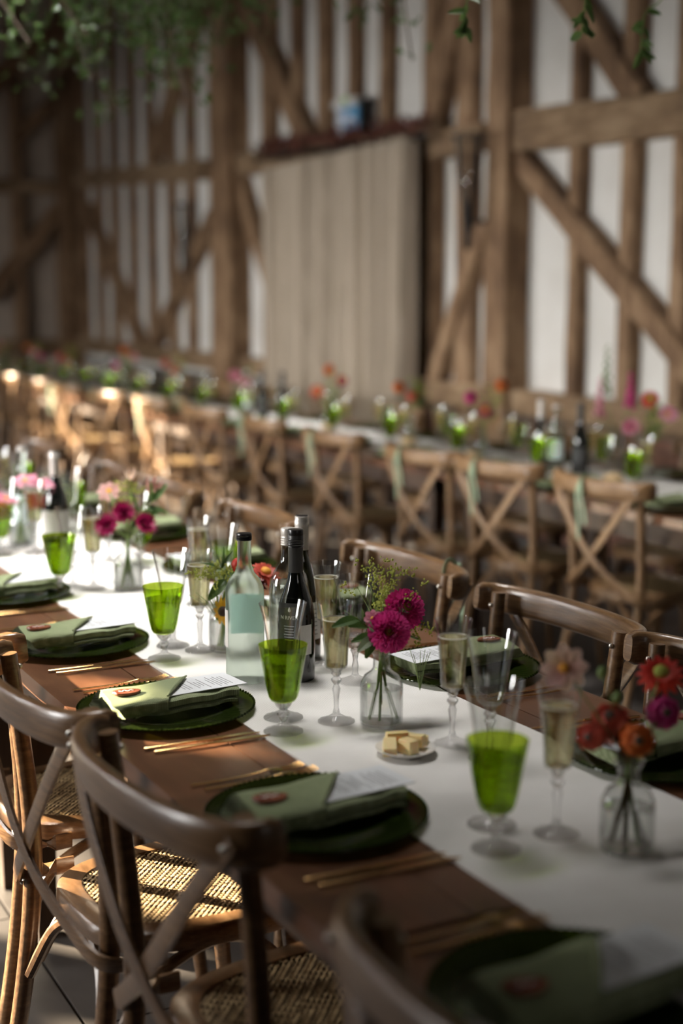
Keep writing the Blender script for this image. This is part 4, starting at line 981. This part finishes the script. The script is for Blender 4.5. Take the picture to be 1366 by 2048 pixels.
# foxglove like spires at the near end of the far table
def spire(V, head, label, mat, hgt=.2):
    f = obj('flower_spire', None); f.location = head; tag(f, label, 'flower'); rr = random.Random(2)
    for k in range(16):
        t = k/16; a = k*2.4; part('floret', MB().ball((.016*(1-t*.7)*math.cos(a), .016*(1-t*.7)*math.sin(a), t*hgt-hgt*.5), .013*(1-.6*t), 7, 5, 1.2), mat, f)
    stem_to(f, tuple(Vector(head)+Vector((0, 0, -hgt*.5))), foot(V, .0, .0)); f.children[-1].location = (0, 0, -hgt*.5)
VF = (3.98, 5.02); vase(*VF, 'bud vase with tall flower spires near the end of the table by the wall')
spire(VF, (4.06, 5.02, 1.13), 'tall magenta flower spire against the plaster panel', 'magenta', .16)
spire(VF, (3.94, 5.08, 1.10), 'pale pink flower spire beside the magenta one', 'pink', .18)
spire(VF, (3.99, 5.10, 1.22), 'slender green seed spire, tallest on the table by the wall', 'stemgreen', .22)

# ------------------------------------------------------------------ hanging greenery
hg = obj('hanging_greenery', None); hg.location = (1.9, 5.95, 3.0); tag(hg, 'dense cloud of leafy branches hanging from the roof beam', 'greenery')
st = MB(); lf = MB(); rr = random.Random(11)
for k in range(120):
    base = Vector((rr.uniform(-.95, .95), rr.uniform(-1.1, .9), rr.uniform(-.08, .4)))
    d = Vector((rr.uniform(-1, 1), rr.uniform(-1, 1), rr.uniform(-1.1, .3))).normalized(); L = rr.uniform(.3, .62)
    P = [base+d*L*t+Vector((0, 0, -.22*t*t)) for t in (0, .33, .66, 1)]
    st.sweep(P, .004, n=4, up=(1, .2, 0))
    for q in range(70):
        t = rr.uniform(.05, 1); i = min(int(t*3), 2); c_ = P[i].lerp(P[i+1], t*3-i)+Vector((rr.gauss(0, .05), rr.gauss(0, .05), rr.gauss(0, .04)))
        lf.add(*leafquad(c_, Vector((rr.uniform(-1, 1), rr.uniform(-1, 1), rr.uniform(-1, .4))), Vector((rr.uniform(-1, 1), rr.uniform(-1, 1), rr.uniform(-1, 1))), rr.uniform(.035, .06), rr.uniform(.02, .032)))
part('branches', st, 'stembrown', hg, stuff=True); part('leaves', lf, 'leaf', hg, False, stuff=True)
part('cord', MB().sweep([(0, -.8, .3), (0, -.8, .85)], .006, n=5, up=(1, 0, 0)), 'stembrown', hg)
for (x, y, z, L, lb) in ((2.0, 3.17, 2.19, 1.7, 'pale green leafy tendril hanging over the second post'), (2.27, 3.04, 2.19, 1.7, 'green leafy tendril hanging before the upper brace'), (2.53, 3.13, 2.17, 1.7, 'dark green leafy tendril nearest the top corner'), (1.55, 3.6, 2.36, 1.5, 'short leafy tendril by the hanging greenery')):
    f = obj('leafy_tendril', None); f.location = (x, y, z); tag(f, lb, 'tendril', 'tendrils hanging from above')
    rr = random.Random(int(x*100)); P = smooth_path([(0, 0, 0), (.01, .0, .10), (.06, .05, .25), (.02, 1.0, 1.0), (0, 5.15-y, 3.56-z)], 5)
    part('stem', MB().sweep(P, .0018, n=5, up=(1, 0, 0)), 'stemgreen', f)
    for k in range(9):
        t = k/9*.3+.0; i = min(int(t*len(P)*.9), 6); q = P[i].lerp(P[i+1], (k % 3)/3)
        leaf_part(f, q, (rr.uniform(-1, 1), rr.uniform(-.5, .5), rr.uniform(-1, .2)), (0, -1, .3), rr.uniform(.035, .05), rr.uniform(.016, .024))
